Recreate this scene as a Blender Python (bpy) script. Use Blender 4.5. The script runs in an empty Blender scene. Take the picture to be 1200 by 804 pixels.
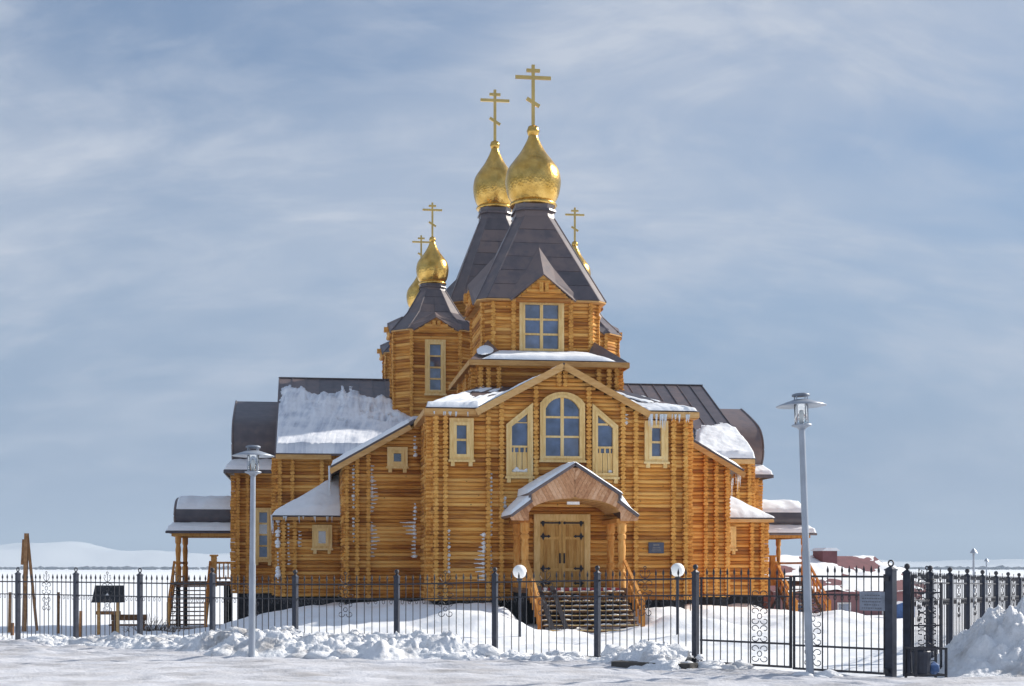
import bpy, math, random
from mathutils import Vector, Matrix, noise
random.seed(7)
R = math.radians
scene = bpy.context.scene
col = scene.collection

# ------------------------------------------------------------------ camera
cam_d = bpy.data.cameras.new('camera')
cam = bpy.data.objects.new('camera', cam_d); col.objects.link(cam)
CAMZ = 2.1
cam.location = (0, 0, CAMZ); cam.rotation_euler = (R(90), 0, 0)
cam_d.sensor_width = 36; cam_d.lens = 36 * 1700 / 1200
cam_d.shift_y = 263 / 1200
cam_d.clip_start = 0.5; cam_d.clip_end = 30000
scene.camera = cam
scene.render.resolution_x = 1024; scene.render.resolution_y = 686

# ------------------------------------------------------------------ sky and sun
SUN_EL, SUN_AZ = 31.0, 66.0          # azimuth clockwise from the view direction
CLOUD_ROT, CLOUD_OFF = 38, (5.1, 1.7, 0)
CLOUD = (0.245, 0.270, 0.318, 1); VEIL = (0.102, 0.144, 0.222, 1)
world = bpy.data.worlds.new('World'); scene.world = world; world.use_nodes = True
def build_world():
    nt = world.node_tree; N = nt.nodes; L = nt.links
    for n in list(N): N.remove(n)
    out = N.new('ShaderNodeOutputWorld')
    sky = N.new('ShaderNodeTexSky'); sky.sky_type = 'NISHITA'; sky.sun_disc = False
    sky.sun_elevation = R(SUN_EL); sky.sun_rotation = R(SUN_AZ)
    sky.air_density = 1.0; sky.dust_density = 0.2; sky.ozone_density = 2.5; sky.altitude = 0
    bg = N.new('ShaderNodeBackground'); bg.inputs[1].default_value = 0.05
    L.new(sky.outputs[0], bg.inputs[0])
    tc = N.new('ShaderNodeTexCoord')
    sep = N.new('ShaderNodeSeparateXYZ'); L.new(tc.outputs['Generated'], sep.inputs[0])
    def math_(op, a, b=None, c=None):
        m = N.new('ShaderNodeMath'); m.operation = op
        for i, v in enumerate((a, b, c)):
            if v is None: continue
            if isinstance(v, (int, float)): m.inputs[i].default_value = v
            else: L.new(v, m.inputs[i])
        return m.outputs[0]
    z = math_('MAXIMUM', sep.outputs[2], 0.0)
    zz = math_('ADD', z, 0.62)
    px = math_('DIVIDE', sep.outputs[0], zz); py = math_('DIVIDE', sep.outputs[1], zz)
    comb = N.new('ShaderNodeCombineXYZ'); L.new(px, comb.inputs[0]); L.new(py, comb.inputs[1])
    def layer(rot, sc, scale, detail, rough, dist, lo, hi, off):
        mp = N.new('ShaderNodeMapping'); L.new(comb.outputs[0], mp.inputs[0])
        mp.inputs['Rotation'].default_value = (0, 0, R(rot)); mp.inputs['Scale'].default_value = sc
        mp.inputs['Location'].default_value = off
        nz = N.new('ShaderNodeTexNoise'); L.new(mp.outputs[0], nz.inputs['Vector'])
        nz.inputs['Scale'].default_value = scale; nz.inputs['Detail'].default_value = detail
        nz.inputs['Roughness'].default_value = rough; nz.inputs['Distortion'].default_value = dist
        mr = N.new('ShaderNodeMapRange'); mr.interpolation_type = 'SMOOTHSTEP'
        L.new(nz.outputs[0], mr.inputs[0])
        mr.inputs[1].default_value = lo; mr.inputs[2].default_value = hi
        return mr.outputs[0]
    big = layer(CLOUD_ROT, (0.55, 1.0, 1), 3.0, 4, 0.5, 0.5, 0.36, 0.62, CLOUD_OFF)
    mid = layer(CLOUD_ROT - 10, (0.45, 1.0, 1), 9.0, 8, 0.62, 0.8, 0.38, 0.68, (7.1, 3.2, 0))
    fine = layer(-40, (0.38, 1.0, 1), 40.0, 4, 0.55, 0.5, 0.36, 0.68, (1.0, 5.0, 0))
    f = math_('ADD', math_('MULTIPLY', big, 0.56), math_('MULTIPLY', math_('MULTIPLY', mid, 0.46), math_('ADD', math_('MULTIPLY', big, 0.6), 0.4)))
    f = math_('ADD', f, math_('MULTIPLY', math_('MULTIPLY', fine, 0.30), math_('ADD', math_('MULTIPLY', mid, 0.7), 0.3)))
    # thin veil that thickens towards the horizon
    mr = N.new('ShaderNodeMapRange'); mr.interpolation_type = 'SMOOTHSTEP'; L.new(z, mr.inputs[0])
    mr.inputs[1].default_value = 0.0; mr.inputs[2].default_value = 0.30; mr.inputs[3].default_value = 1.0; mr.inputs[4].default_value = 0.45
    veil = N.new('ShaderNodeBackground'); veil.inputs[0].default_value = VEIL; veil.inputs[1].default_value = 1.0
    m1 = N.new('ShaderNodeMixShader'); L.new(mr.outputs[0], m1.inputs[0]); L.new(bg.outputs[0], m1.inputs[1]); L.new(veil.outputs[0], m1.inputs[2])
    m2 = N.new('ShaderNodeMapRange'); m2.interpolation_type = 'SMOOTHSTEP'; L.new(z, m2.inputs[0])
    m2.inputs[1].default_value = 0.0; m2.inputs[2].default_value = 0.16; m2.inputs[3].default_value = 0.35; m2.inputs[4].default_value = 0.92
    f = math_('MINIMUM', math_('MULTIPLY', f, m2.outputs[0]), 1.0)
    cl = N.new('ShaderNodeBackground'); cl.inputs[0].default_value = CLOUD; cl.inputs[1].default_value = 1.0
    mx = N.new('ShaderNodeMixShader'); L.new(f, mx.inputs[0])
    L.new(m1.outputs[0], mx.inputs[1]); L.new(cl.outputs[0], mx.inputs[2])
    L.new(mx.outputs[0], out.inputs[0])
build_world()
sun_d = bpy.data.lights.new('sun', 'SUN'); sun_d.energy = 3.0; sun_d.angle = R(0.9); sun_d.color = (1.0, 0.93, 0.83)
sun = bpy.data.objects.new('sun', sun_d); col.objects.link(sun)
sd = Vector((math.sin(R(SUN_AZ)) * math.cos(R(SUN_EL)), math.cos(R(SUN_AZ)) * math.cos(R(SUN_EL)), math.sin(R(SUN_EL))))
sun.rotation_euler = sd.to_track_quat('Z', 'Y').to_euler()
sun.location = sd * 80
vs = scene.view_settings
vs.view_transform = 'Standard'; vs.look = 'None'; vs.gamma = 1.0; vs.use_curve_mapping = False
vs.exposure = 1.15

# ------------------------------------------------------------------ materials
MATS = {}
def new_mat(name):
    m = bpy.data.materials.new(name); m.use_nodes = True
    nt = m.node_tree
    return m, nt, nt.nodes, nt.links, nt.nodes['Principled BSDF']
def ramp(N, stops):
    r = N.new('ShaderNodeValToRGB')
    while len(r.color_ramp.elements) < len(stops): r.color_ramp.elements.new(0.5)
    for e, (p, c) in zip(r.color_ramp.elements, stops):
        e.position = p; e.color = (c[0], c[1], c[2], 1)
    return r
def rnd_node(N, L):
    oi = N.new('ShaderNodeObjectInfo'); g = N.new('ShaderNodeNewGeometry')
    ad = N.new('ShaderNodeMath'); ad.operation = 'ADD'
    L.new(oi.outputs['Random'], ad.inputs[0]); L.new(g.outputs['Random Per Island'], ad.inputs[1])
    fr = N.new('ShaderNodeMath'); fr.operation = 'FRACT'; L.new(ad.outputs[0], fr.inputs[0])
    return fr.outputs[0], g
def wood(name, dark, mid, light, grain=(0.5, 0.5, 12.0), rough=0.75, vary=0.35, nsc=2.2, bump=0.35, big=0.45, weather=0.0):
    m, nt, N, L, P = new_mat(name)
    rnd, g = rnd_node(N, L)
    mp = N.new('ShaderNodeMapping'); mp.inputs['Scale'].default_value = grain
    L.new(g.outputs['Position'], mp.inputs[0])
    of = N.new('ShaderNodeVectorMath'); of.operation = 'ADD'
    sc = N.new('ShaderNodeMath'); sc.operation = 'MULTIPLY'; sc.inputs[1].default_value = 37.0; L.new(rnd, sc.inputs[0])
    L.new(mp.outputs[0], of.inputs[0]); L.new(sc.outputs[0], of.inputs[1])
    nz = N.new('ShaderNodeTexNoise'); nz.inputs['Scale'].default_value = nsc; nz.inputs['Detail'].default_value = 6
    nz.inputs['Roughness'].default_value = 0.62; nz.inputs['Distortion'].default_value = 0.4
    L.new(of.outputs[0], nz.inputs['Vector'])
    bigw = big
    big = N.new('ShaderNodeTexNoise'); big.inputs['Scale'].default_value = 0.55; big.inputs['Detail'].default_value = 4
    L.new(g.outputs['Position'], big.inputs['Vector'])
    a = N.new('ShaderNodeMath'); a.operation = 'MULTIPLY_ADD'; a.inputs[1].default_value = vary; L.new(rnd, a.inputs[0]); L.new(nz.outputs[0], a.inputs[2])
    b = N.new('ShaderNodeMath'); b.operation = 'MULTIPLY_ADD'; b.inputs[1].default_value = bigw; L.new(big.outputs[0], b.inputs[0]); L.new(a.outputs[0], b.inputs[2])
    c = N.new('ShaderNodeMath'); c.operation = 'ADD'; c.inputs[1].default_value = -0.5 * vary - 0.5 * bigw; L.new(b.outputs[0], c.inputs[0])
    r = ramp(N, [(0.24, dark), (0.5, mid), (0.76, light)])
    L.new(c.outputs[0], r.inputs[0])
    if weather:                                  # greyed, sun-bleached patches and knots
        wz = N.new('ShaderNodeTexNoise'); wz.inputs['Scale'].default_value = 1.1; wz.inputs['Detail'].default_value = 7; wz.inputs['Roughness'].default_value = 0.7
        wo = N.new('ShaderNodeVectorMath'); wo.operation = 'MULTIPLY'; wo.inputs[1].default_value = (0.7, 0.7, 3.0); L.new(g.outputs['Position'], wo.inputs[0]); L.new(wo.outputs[0], wz.inputs['Vector'])
        wr_ = N.new('ShaderNodeMapRange'); wr_.inputs[1].default_value = 0.48; wr_.inputs[2].default_value = 0.75; wr_.inputs[4].default_value = weather * 2; L.new(wz.outputs[0], wr_.inputs[0])
        mxc = N.new('ShaderNodeMix'); mxc.data_type = 'RGBA'; L.new(wr_.outputs[0], mxc.inputs[0]); L.new(r.outputs[0], mxc.inputs[6]); mxc.inputs[7].default_value = (0.42, 0.25, 0.11, 1)
        vk = N.new('ShaderNodeTexVoronoi'); vk.inputs['Scale'].default_value = 2.6; L.new(g.outputs['Position'], vk.inputs['Vector'])
        kr = N.new('ShaderNodeMapRange'); kr.inputs[1].default_value = 0.03; kr.inputs[2].default_value = 0.10; kr.inputs[3].default_value = 0.75; kr.inputs[4].default_value = 0.0; L.new(vk.outputs['Distance'], kr.inputs[0])
        mk = N.new('ShaderNodeMix'); mk.data_type = 'RGBA'; L.new(kr.outputs[0], mk.inputs[0]); L.new(mxc.outputs[2], mk.inputs[6]); mk.inputs[7].default_value = (0.12, 0.045, 0.015, 1)
        L.new(mk.outputs[2], P.inputs['Base Color'])
    else: L.new(r.outputs[0], P.inputs['Base Color'])
    P.inputs['Roughness'].default_value = rough; P.inputs['Specular IOR Level'].default_value = 0.18
    bp = N.new('ShaderNodeBump'); bp.inputs['Strength'].default_value = bump; bp.inputs['Distance'].default_value = 0.02
    L.new(nz.outputs[0], bp.inputs['Height']); L.new(bp.outputs[0], P.inputs['Normal'])
    MATS[name] = m; return m
wood('log', (0.32, 0.112, 0.022), (0.66, 0.30, 0.060), (0.82, 0.47, 0.14), vary=0.5, big=0.65, weather=0.25)
wood('log_end', (0.36, 0.14, 0.028), (0.66, 0.325, 0.075), (0.82, 0.48, 0.15), grain=(6, 6, 6), vary=0.16)
wood('trim', (0.42, 0.24, 0.085), (0.60, 0.39, 0.16), (0.72, 0.52, 0.26), grain=(1, 1, 4), vary=0.22)
wood('fascia', (0.42, 0.21, 0.07), (0.56, 0.32, 0.12), (0.66, 0.42, 0.19), grain=(1, 1, 6), vary=0.3)
wood('casing', (0.62, 0.40, 0.15), (0.78, 0.545, 0.235), (0.83, 0.65, 0.35), grain=(5, 5, 1), vary=0.18)
wood('plank', (0.42, 0.20, 0.10), (0.60, 0.32, 0.17), (0.72, 0.44, 0.27), grain=(4, 4, 4), vary=0.5)
wood('pillar', (0.33, 0.11, 0.02), (0.56, 0.23, 0.05), (0.70, 0.38, 0.12), grain=(5, 5, 1.2), vary=0.4)
wood('door', (0.50, 0.28, 0.085), (0.66, 0.41, 0.14), (0.75, 0.52, 0.22), grain=(7, 7, 1), vary=0.2)
wood('door_panel', (0.38, 0.19, 0.05), (0.54, 0.31, 0.095), (0.66, 0.43, 0.16), grain=(7, 7, 1), vary=0.3)
wood('old_wood', (0.13, 0.065, 0.03), (0.28, 0.14, 0.06), (0.42, 0.23, 0.11), grain=(3, 3, 3), vary=0.4)
wood('tread', (0.06, 0.035, 0.025), (0.14, 0.075, 0.045), (0.27, 0.15, 0.08), grain=(1, 6, 6), vary=0.4)
wood('backing', (0.05, 0.022, 0.008), (0.09, 0.04, 0.013), (0.13, 0.06, 0.02))
wood('plinth', (0.012, 0.013, 0.016), (0.025, 0.027, 0.032), (0.05, 0.052, 0.06), grain=(3, 3, 3), vary=0.3)

def roof_mat():
    m, nt, N, L, P = new_mat('roof')
    rnd, g = rnd_node(N, L)
    nz = N.new('ShaderNodeTexNoise'); nz.inputs['Scale'].default_value = 2.5; nz.inputs['Detail'].default_value = 6
    L.new(g.outputs['Position'], nz.inputs['Vector'])
    a = N.new('ShaderNodeMath'); a.operation = 'MULTIPLY_ADD'; a.inputs[1].default_value = 0.55; L.new(rnd, a.inputs[0]); L.new(nz.outputs[0], a.inputs[2])
    r = ramp(N, [(0.4, (0.062, 0.055, 0.066)), (0.75, (0.095, 0.080, 0.090)), (1.0, (0.15, 0.112, 0.108))])
    L.new(a.outputs[0], r.inputs[0]); L.new(r.outputs[0], P.inputs['Base Color'])
    P.inputs['Roughness'].default_value = 0.42; P.inputs['Metallic'].default_value = 0.0
    P.inputs['Specular IOR Level'].default_value = 0.6
    bp = N.new('ShaderNodeBump'); bp.inputs['Strength'].default_value = 0.25; bp.inputs['Distance'].default_value = 0.03
    L.new(nz.outputs[0], bp.inputs['Height']); L.new(bp.outputs[0], P.inputs['Normal'])
    MATS['roof'] = m
roof_mat()
def gold_mat():
    m, nt, N, L, P = new_mat('gold')
    tc = N.new('ShaderNodeTexCoord')
    vo = N.new('ShaderNodeTexVoronoi'); vo.inputs['Scale'].default_value = 9.0
    L.new(tc.outputs['Object'], vo.inputs['Vector'])
    nz = N.new('ShaderNodeTexNoise'); nz.inputs['Scale'].default_value = 3.0; nz.inputs['Detail'].default_value = 4
    L.new(tc.outputs['Object'], nz.inputs['Vector'])
    r = ramp(N, [(0.3, (0.50, 0.29, 0.06)), (0.7, (0.76, 0.50, 0.15))])
    L.new(nz.outputs[0], r.inputs[0]); L.new(r.outputs[0], P.inputs['Base Color'])
    P.inputs['Metallic'].default_value = 1.0; P.inputs['Roughness'].default_value = 0.27
    bp = N.new('ShaderNodeBump'); bp.inputs['Strength'].default_value = 0.18; bp.inputs['Distance'].default_value = 0.04
    L.new(vo.outputs['Distance'], bp.inputs['Height']); L.new(bp.outputs[0], P.inputs['Normal'])
    MATS['gold'] = m
gold_mat()
def simple(name, c, rough=0.5, metal=0.0, nscale=8.0, amt=0.25, bump=0.1, **kw):
    m, nt, N, L, P = new_mat(name)
    g = N.new('ShaderNodeNewGeometry')
    nz = N.new('ShaderNodeTexNoise'); nz.inputs['Scale'].default_value = nscale; nz.inputs['Detail'].default_value = 5
    L.new(g.outputs['Position'], nz.inputs['Vector'])
    r = ramp(N, [(0.3, [v * (1 - amt) for v in c]), (0.7, [min(1, v * (1 + amt)) for v in c])])
    L.new(nz.outputs[0], r.inputs[0]); L.new(r.outputs[0], P.inputs['Base Color'])
    P.inputs['Roughness'].default_value = rough; P.inputs['Metallic'].default_value = metal
    if bump:
        bp = N.new('ShaderNodeBump'); bp.inputs['Strength'].default_value = bump; bp.inputs['Distance'].default_value = 0.02
        L.new(nz.outputs[0], bp.inputs['Height']); L.new(bp.outputs[0], P.inputs['Normal'])
    for k, v in kw.items(): P.inputs[k].default_value = v
    MATS[name] = m; return m
simple('cross_gold', (0.66, 0.46, 0.16), 0.35, 0.85, nscale=2, amt=0.1, bump=0)
simple('pane', (0.07, 0.105, 0.19), 0.04, 0.0, nscale=1.6, amt=0.6, bump=0.02, **{'IOR': 2.0, 'Coat Weight': 1.0, 'Coat Roughness': 0.03})  # blue of the reflected sky is put into the mottled base colour
simple('iron', (0.035, 0.036, 0.045), 0.5, 0.3)
simple('post_iron', (0.030, 0.036, 0.055), 0.42, 0.3)
simple('hinge', (0.02, 0.022, 0.03), 0.5, 0.4)
simple('galv', (0.34, 0.38, 0.44), 0.45, 0.4, nscale=3, amt=0.12, bump=0.03)
simple('cap_grey', (0.20, 0.23, 0.28), 0.5, 0.3)
simple('globe', (0.92, 0.92, 0.90), 0.25, amt=0.03, bump=0)
simple('plaque', (0.06, 0.07, 0.11), 0.35)
simple('plaque_mark', (0.20, 0.19, 0.18), 0.5)
simple('sign_grey', (0.22, 0.25, 0.31), 0.5)
simple('sign_ink', (0.10, 0.11, 0.14), 0.6)
simple('red', (0.33, 0.045, 0.04), 0.7)
simple('pale', (0.70, 0.67, 0.65), 0.7)
simple('red_wall', (0.26, 0.13, 0.135), 0.8, nscale=1)
simple('red_roof', (0.15, 0.05, 0.058), 0.6, nscale=2)
simple('blue_paint', (0.05, 0.12, 0.30), 0.5)
simple('concrete', (0.07, 0.065, 0.06), 0.9, nscale=6)
simple('scrub', (0.16, 0.17, 0.20), 0.9, nscale=0.2)
simple('twig', (0.09, 0.06, 0.045), 0.9)
def glass_mat():
    m, nt, N, L, P = new_mat('lamp_glass')
    P.inputs['Base Color'].default_value = (0.9, 0.93, 0.95, 1); P.inputs['Roughness'].default_value = 0.05
    P.inputs['Transmission Weight'].default_value = 0.92; P.inputs['IOR'].default_value = 1.12
    MATS['lamp_glass'] = m
    m, nt, N, L, P = new_mat('ice')
    P.inputs['Base Color'].default_value = (0.82, 0.88, 0.94, 1); P.inputs['Roughness'].default_value = 0.15
    P.inputs['Transmission Weight'].default_value = 0.35; P.inputs['IOR'].default_value = 1.2
    MATS['ice'] = m
glass_mat()
def snow_mat(name, base=(0.84, 0.865, 0.90), dirt=(0.50, 0.49, 0.48), lo=0.62, hi=0.85, scale=0.6, bscale=9.0, bump=0.45, aniso=(1, 1, 1)):
    m, nt, N, L, P = new_mat(name)
    g = N.new('ShaderNodeNewGeometry')
    mp = N.new('ShaderNodeMapping'); mp.inputs['Scale'].default_value = aniso; L.new(g.outputs['Position'], mp.inputs[0])
    nz = N.new('ShaderNodeTexNoise'); nz.inputs['Scale'].default_value = scale; nz.inputs['Detail'].default_value = 8; nz.inputs['Roughness'].default_value = 0.6
    L.new(mp.outputs[0], nz.inputs['Vector'])
    r = ramp(N, [(lo, base), (hi, dirt)])
    L.new(nz.outputs[0], r.inputs[0]); L.new(r.outputs[0], P.inputs['Base Color'])
    P.inputs['Roughness'].default_value = 0.62; P.inputs['Specular IOR Level'].default_value = 0.25
    n2 = N.new('ShaderNodeTexNoise'); n2.inputs['Scale'].default_value = bscale; n2.inputs['Detail'].default_value = 7; n2.inputs['Roughness'].default_value = 0.65
    L.new(g.outputs['Position'], n2.inputs['Vector'])
    bp = N.new('ShaderNodeBump'); bp.inputs['Strength'].default_value = bump; bp.inputs['Distance'].default_value = 0.06
    L.new(n2.outputs[0], bp.inputs['Height']); L.new(bp.outputs[0], P.inputs['Normal'])
    MATS[name] = m
snow_mat('snow')
snow_mat('roof_snow', dirt=(0.66, 0.68, 0.72), lo=0.55, hi=0.9, scale=1.5, bscale=5, bump=0.3)
snow_mat('bank_snow', base=(0.82, 0.84, 0.87), dirt=(0.30, 0.27, 0.245), lo=0.50, hi=0.80, scale=1.1, bscale=9, bump=1.0)
snow_mat('road_snow', base=(0.62, 0.63, 0.67), dirt=(0.34, 0.325, 0.32), lo=0.42, hi=0.78, scale=1.1, bscale=7, bump=0.6, aniso=(0.55, 1.0, 1))

def streaky():
    m, nt, N, L, P = new_mat('streaky_snow')
    g = N.new('ShaderNodeNewGeometry'); mp = N.new('ShaderNodeMapping'); mp.inputs['Scale'].default_value = (2.6, 0.22, 0.22); mp.inputs['Rotation'].default_value = (0, 0, -R(8))
    L.new(g.outputs['Position'], mp.inputs[0])
    a = N.new('ShaderNodeTexNoise'); a.inputs['Scale'].default_value = 1.5; a.inputs['Detail'].default_value = 7; a.inputs['Roughness'].default_value = 0.65; L.new(mp.outputs[0], a.inputs['Vector'])
    b = N.new('ShaderNodeTexNoise'); b.inputs['Scale'].default_value = 0.8; b.inputs['Detail'].default_value = 5; L.new(g.outputs['Position'], b.inputs['Vector'])
    c = N.new('ShaderNodeMath'); c.operation = 'MULTIPLY'; L.new(a.outputs[0], c.inputs[0]); L.new(b.outputs[0], c.inputs[1])
    r = ramp(N, [(0.22, (0.86, 0.88, 0.92)), (0.34, (0.60, 0.64, 0.72)), (0.46, (0.34, 0.36, 0.42))])
    L.new(c.outputs[0], r.inputs[0]); L.new(r.outputs[0], P.inputs['Base Color']); P.inputs['Roughness'].default_value = 0.55
    bp = N.new('ShaderNodeBump'); bp.inputs['Strength'].default_value = 0.5; bp.inputs['Distance'].default_value = 0.08
    L.new(a.outputs[0], bp.inputs['Height']); L.new(bp.outputs[0], P.inputs['Normal']); MATS['streaky_snow'] = m
streaky()
# ------------------------------------------------------------------ mesh helpers
class MB:
    def __init__(s): s.v = []; s.f = []
    def poly_prism(s, ring, d):
        """ring: list of points, d: extrusion vector"""
        n = len(ring); b = len(s.v); d = Vector(d)
        s.v += [tuple(p) for p in ring] + [tuple(Vector(p) + d) for p in ring]
        s.f.append(tuple(b + i for i in range(n))[::-1]); s.f.append(tuple(b + n + i for i in range(n)))
        for i in range(n): s.f.append((b + i, b + (i + 1) % n, b + n + (i + 1) % n, b + n + i))
    def box(s, x0, x1, y0, y1, z0, z1):
        s.poly_prism([(x0, y0, z0), (x1, y0, z0), (x1, y1, z0), (x0, y1, z0)], (0, 0, z1 - z0))
    def bar(s, p, q, w, h=None, up=(0, 0, 1)):
        h = h or w; p = Vector(p); q = Vector(q); d = (q - p).normalized(); up = Vector(up)
        a = d.cross(up)
        if a.length < 1e-4: a = d.cross(Vector((1, 0, 0)))
        a.normalize(); b = a.cross(d).normalized()
        s.poly_prism([p - a * w / 2 - b * h / 2, p + a * w / 2 - b * h / 2, p + a * w / 2 + b * h / 2, p - a * w / 2 + b * h / 2], q - p)
    def cyl(s, p, q, r, n=8, r2=None, caps=True):
        r2 = r if r2 is None else r2
        p = Vector(p); q = Vector(q); d = (q - p).normalized()
        a = d.cross(Vector((0, 0, 1)))
        if a.length < 1e-4: a = Vector((1, 0, 0))
        a.normalize(); b = a.cross(d).normalized(); k = len(s.v)
        for c, rr in ((p, r), (q, r2)):
            for i in range(n):
                t = 2 * math.pi * (i + 0.5) / n
                s.v.append(tuple(c + a * rr * math.cos(t) + b * rr * math.sin(t)))
        for i in range(n): s.f.append((k + i, k + n + i, k + n + (i + 1) % n, k + (i + 1) % n))
        if caps: s.f.append(tuple(k + i for i in range(n))); s.f.append(tuple(k + n + i for i in range(n))[::-1])
    def tube(s, pts, r, n=6, closed=False):
        pts = [Vector(p) for p in pts]; m = len(pts); k = len(s.v)
        for i, p in enumerate(pts):
            a = pts[(i + 1) % m] if (closed or i < m - 1) else p
            b = pts[i - 1] if (closed or i > 0) else p
            d = (a - b).normalized(); u = d.cross(Vector((0, 0, 1)))
            if u.length < 1e-3: u = d.cross(Vector((0.3, 1, 0)))
            u.normalize(); w = u.cross(d).normalized()
            for j in range(n):
                t = 2 * math.pi * j / n
                s.v.append(tuple(p + u * r * math.cos(t) + w * r * math.sin(t)))
        for i in range(m if closed else m - 1):
            for j in range(n):
                i2 = (i + 1) % m
                s.f.append((k + i * n + j, k + i * n + (j + 1) % n, k + i2 * n + (j + 1) % n, k + i2 * n + j))
    def lathe(s, prof, c, n=24, rot=0.0, sx=1, sy=1):
        k = len(s.v); c = Vector(c)
        for r, z in prof:
            for i in range(n):
                t = 2 * math.pi * i / n + rot
                s.v.append((c.x + sx * r * math.cos(t), c.y + sy * r * math.sin(t), c.z + z))
        m = len(prof)
        for j in range(m - 1):
            for i in range(n): s.f.append((k + j * n + i, k + j * n + (i + 1) % n, k + (j + 1) * n + (i + 1) % n, k + (j + 1) * n + i))
        s.f.append(tuple(k + i for i in range(n))[::-1]); s.f.append(tuple(k + (m - 1) * n + i for i in range(n)))
    def loft(s, r0, r1, caps=True):
        n = len(r0); k = len(s.v); s.v += [tuple(p) for p in r0] + [tuple(p) for p in r1]
        for i in range(n): s.f.append((k + i, k + (i + 1) % n, k + n + (i + 1) % n, k + n + i))
        if caps: s.f.append(tuple(k + i for i in range(n))[::-1]); s.f.append(tuple(k + n + i for i in range(n)))
    def ring_prism(s, outer, inner, d):
        n = len(outer); k = len(s.v); d = Vector(d)
        for L_ in (outer, inner): s.v += [tuple(p) for p in L_]
        for L_ in (outer, inner): s.v += [tuple(Vector(p) + d) for p in L_]
        for i in range(n):
            j = (i + 1) % n
            s.f += [(k + i, k + j, k + n + j, k + n + i), (k + 2 * n + i, k + 3 * n + i, k + 3 * n + j, k + 2 * n + j),
                    (k + i, k + 2 * n + i, k + 2 * n + j, k + j), (k + n + i, k + n + j, k + 3 * n + j, k + 3 * n + i)]
    def slab(s, pts, t):
        pts = [Vector(p) for p in pts]
        nrm = (pts[1] - pts[0]).cross(pts[2] - pts[0]).normalized()
        if nrm.z < 0: nrm = -nrm
        s.poly_prism(pts, -nrm * t)
    def blob(s, c, r, sq=(1, 1, 1), seed=0, amp=0.3, sub=1):
        base = ICO[sub]; k = len(s.v); c = Vector(c)
        for p in base[0]:
            f = 1 + amp * noise.noise(Vector(p) * 1.7 + Vector((seed, seed * 0.7, 0)))
            s.v.append((c.x + p[0] * r * sq[0] * f, c.y + p[1] * r * sq[1] * f, c.z + p[2] * r * sq[2] * f))
        s.f += [tuple(k + i for i in f_) for f_ in base[1]]
    def mesh(s, name, mat, smooth=False):
        me = bpy.data.meshes.new(name); me.from_pydata(s.v, [], s.f)
        import bmesh as _b
        bm = _b.new(); bm.from_mesh(me); _b.ops.recalc_face_normals(bm, faces=bm.faces); bm.to_mesh(me); bm.free()
        if mat: me.materials.append(MATS[mat])
        if smooth:
            for p in me.polygons: p.use_smooth = True
        return me
    def build(s, name, mat, parent=None, smooth=False, kind=None):
        o = bpy.data.objects.new(name, s.mesh(name, mat, smooth)); col.objects.link(o)
        if parent is not None: o.parent = parent
        if kind: o['kind'] = kind
        return o
def make_ico():
    import bmesh as _b
    out = {}
    for sdv in (1, 2):
        bm = _b.new(); _b.ops.create_icosphere(bm, subdivisions=sdv, radius=1)
        bm.verts.ensure_lookup_table()
        out[sdv] = ([tuple(v.co) for v in bm.verts], [tuple(v.index for v in f.verts) for f in bm.faces]); bm.free()
    return out
ICO = make_ico()
def inst(name, me, parent, loc=(0, 0, 0), rz=0.0, scale=(1, 1, 1), rot=None):
    o = bpy.data.objects.new(name, me); col.objects.link(o); o.parent = parent
    o.location = loc; o.rotation_euler = rot or (0, 0, rz); o.scale = scale
    return o
def empty(name, loc=(0, 0, 0), rz=0.0):
    o = bpy.data.objects.new(name, None); col.objects.link(o); o.location = loc; o.rotation_euler = (0, 0, rz); return o
def tag(o, label, cat=None, group=None, kind=None):
    o['label'] = label
    if cat: o['category'] = cat
    if group: o['group'] = group
    if kind: o['kind'] = kind
    return o
def sm(a, b, x):
    if a == b: return 0.0 if x < a else 1.0
    t = max(0.0, min(1.0, (x - a) / (b - a))); return t * t * (3 - 2 * t)

# ------------------------------------------------------------------ frames
TH = R(8.0); CX, CY = 1.81, 53.1         # church frame: u along the facade, v into the depth
cT, sT = math.cos(TH), math.sin(TH)
def w2l(x, y): dx, dy = x - CX, y - CY; return dx * cT + dy * sT, -dx * sT + dy * cT
def l2w(u, v): return CX + u * cT - v * sT, CY + u * sT + v * cT
def ray(px, Y, py=None):
    x = (px - 600) / 1700 * Y
    return (x, Y) if py is None else (x, Y, CAMZ + (665 - py) / 1700 * Y)

FENCE = [(-52, 43.7), (21, 42.0), (89, 40.4), (164, 38.9), (249, 37.4), (346, 36.0), (465, 35.2), (580, 34.5), (700, 33.2), (815, 31.3)]
FP = [Vector(ray(px, Y)) for px, Y in FENCE]
GL = Vector(ray(815, 31.3)); GR = Vector(ray(1044, 27.9))
RF0 = Vector(ray(1063, 28.6)); RFD = Vector((0.44, 0.898)).normalized()

def fence_dist(x, y):
    best = (1e9, 0, 0)
    acc = 0.0
    pts = FP + [GR]
    for i in range(len(pts) - 1):
        a, b = pts[i], pts[i + 1]; ab = b - a; L2 = ab.length
        t = max(0, min(1, ((x - a.x) * ab.x + (y - a.y) * ab.y) / (L2 * L2)))
        dx, dy = x - (a.x + ab.x * t), y - (a.y + ab.y * t)
        d = math.hypot(dx, dy); sgn = 1 if (ab.x * dy - ab.y * dx) > 0 else -1
        if d < best[0]: best = (d, sgn, acc + t * L2)
        acc += L2
    return best

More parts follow.
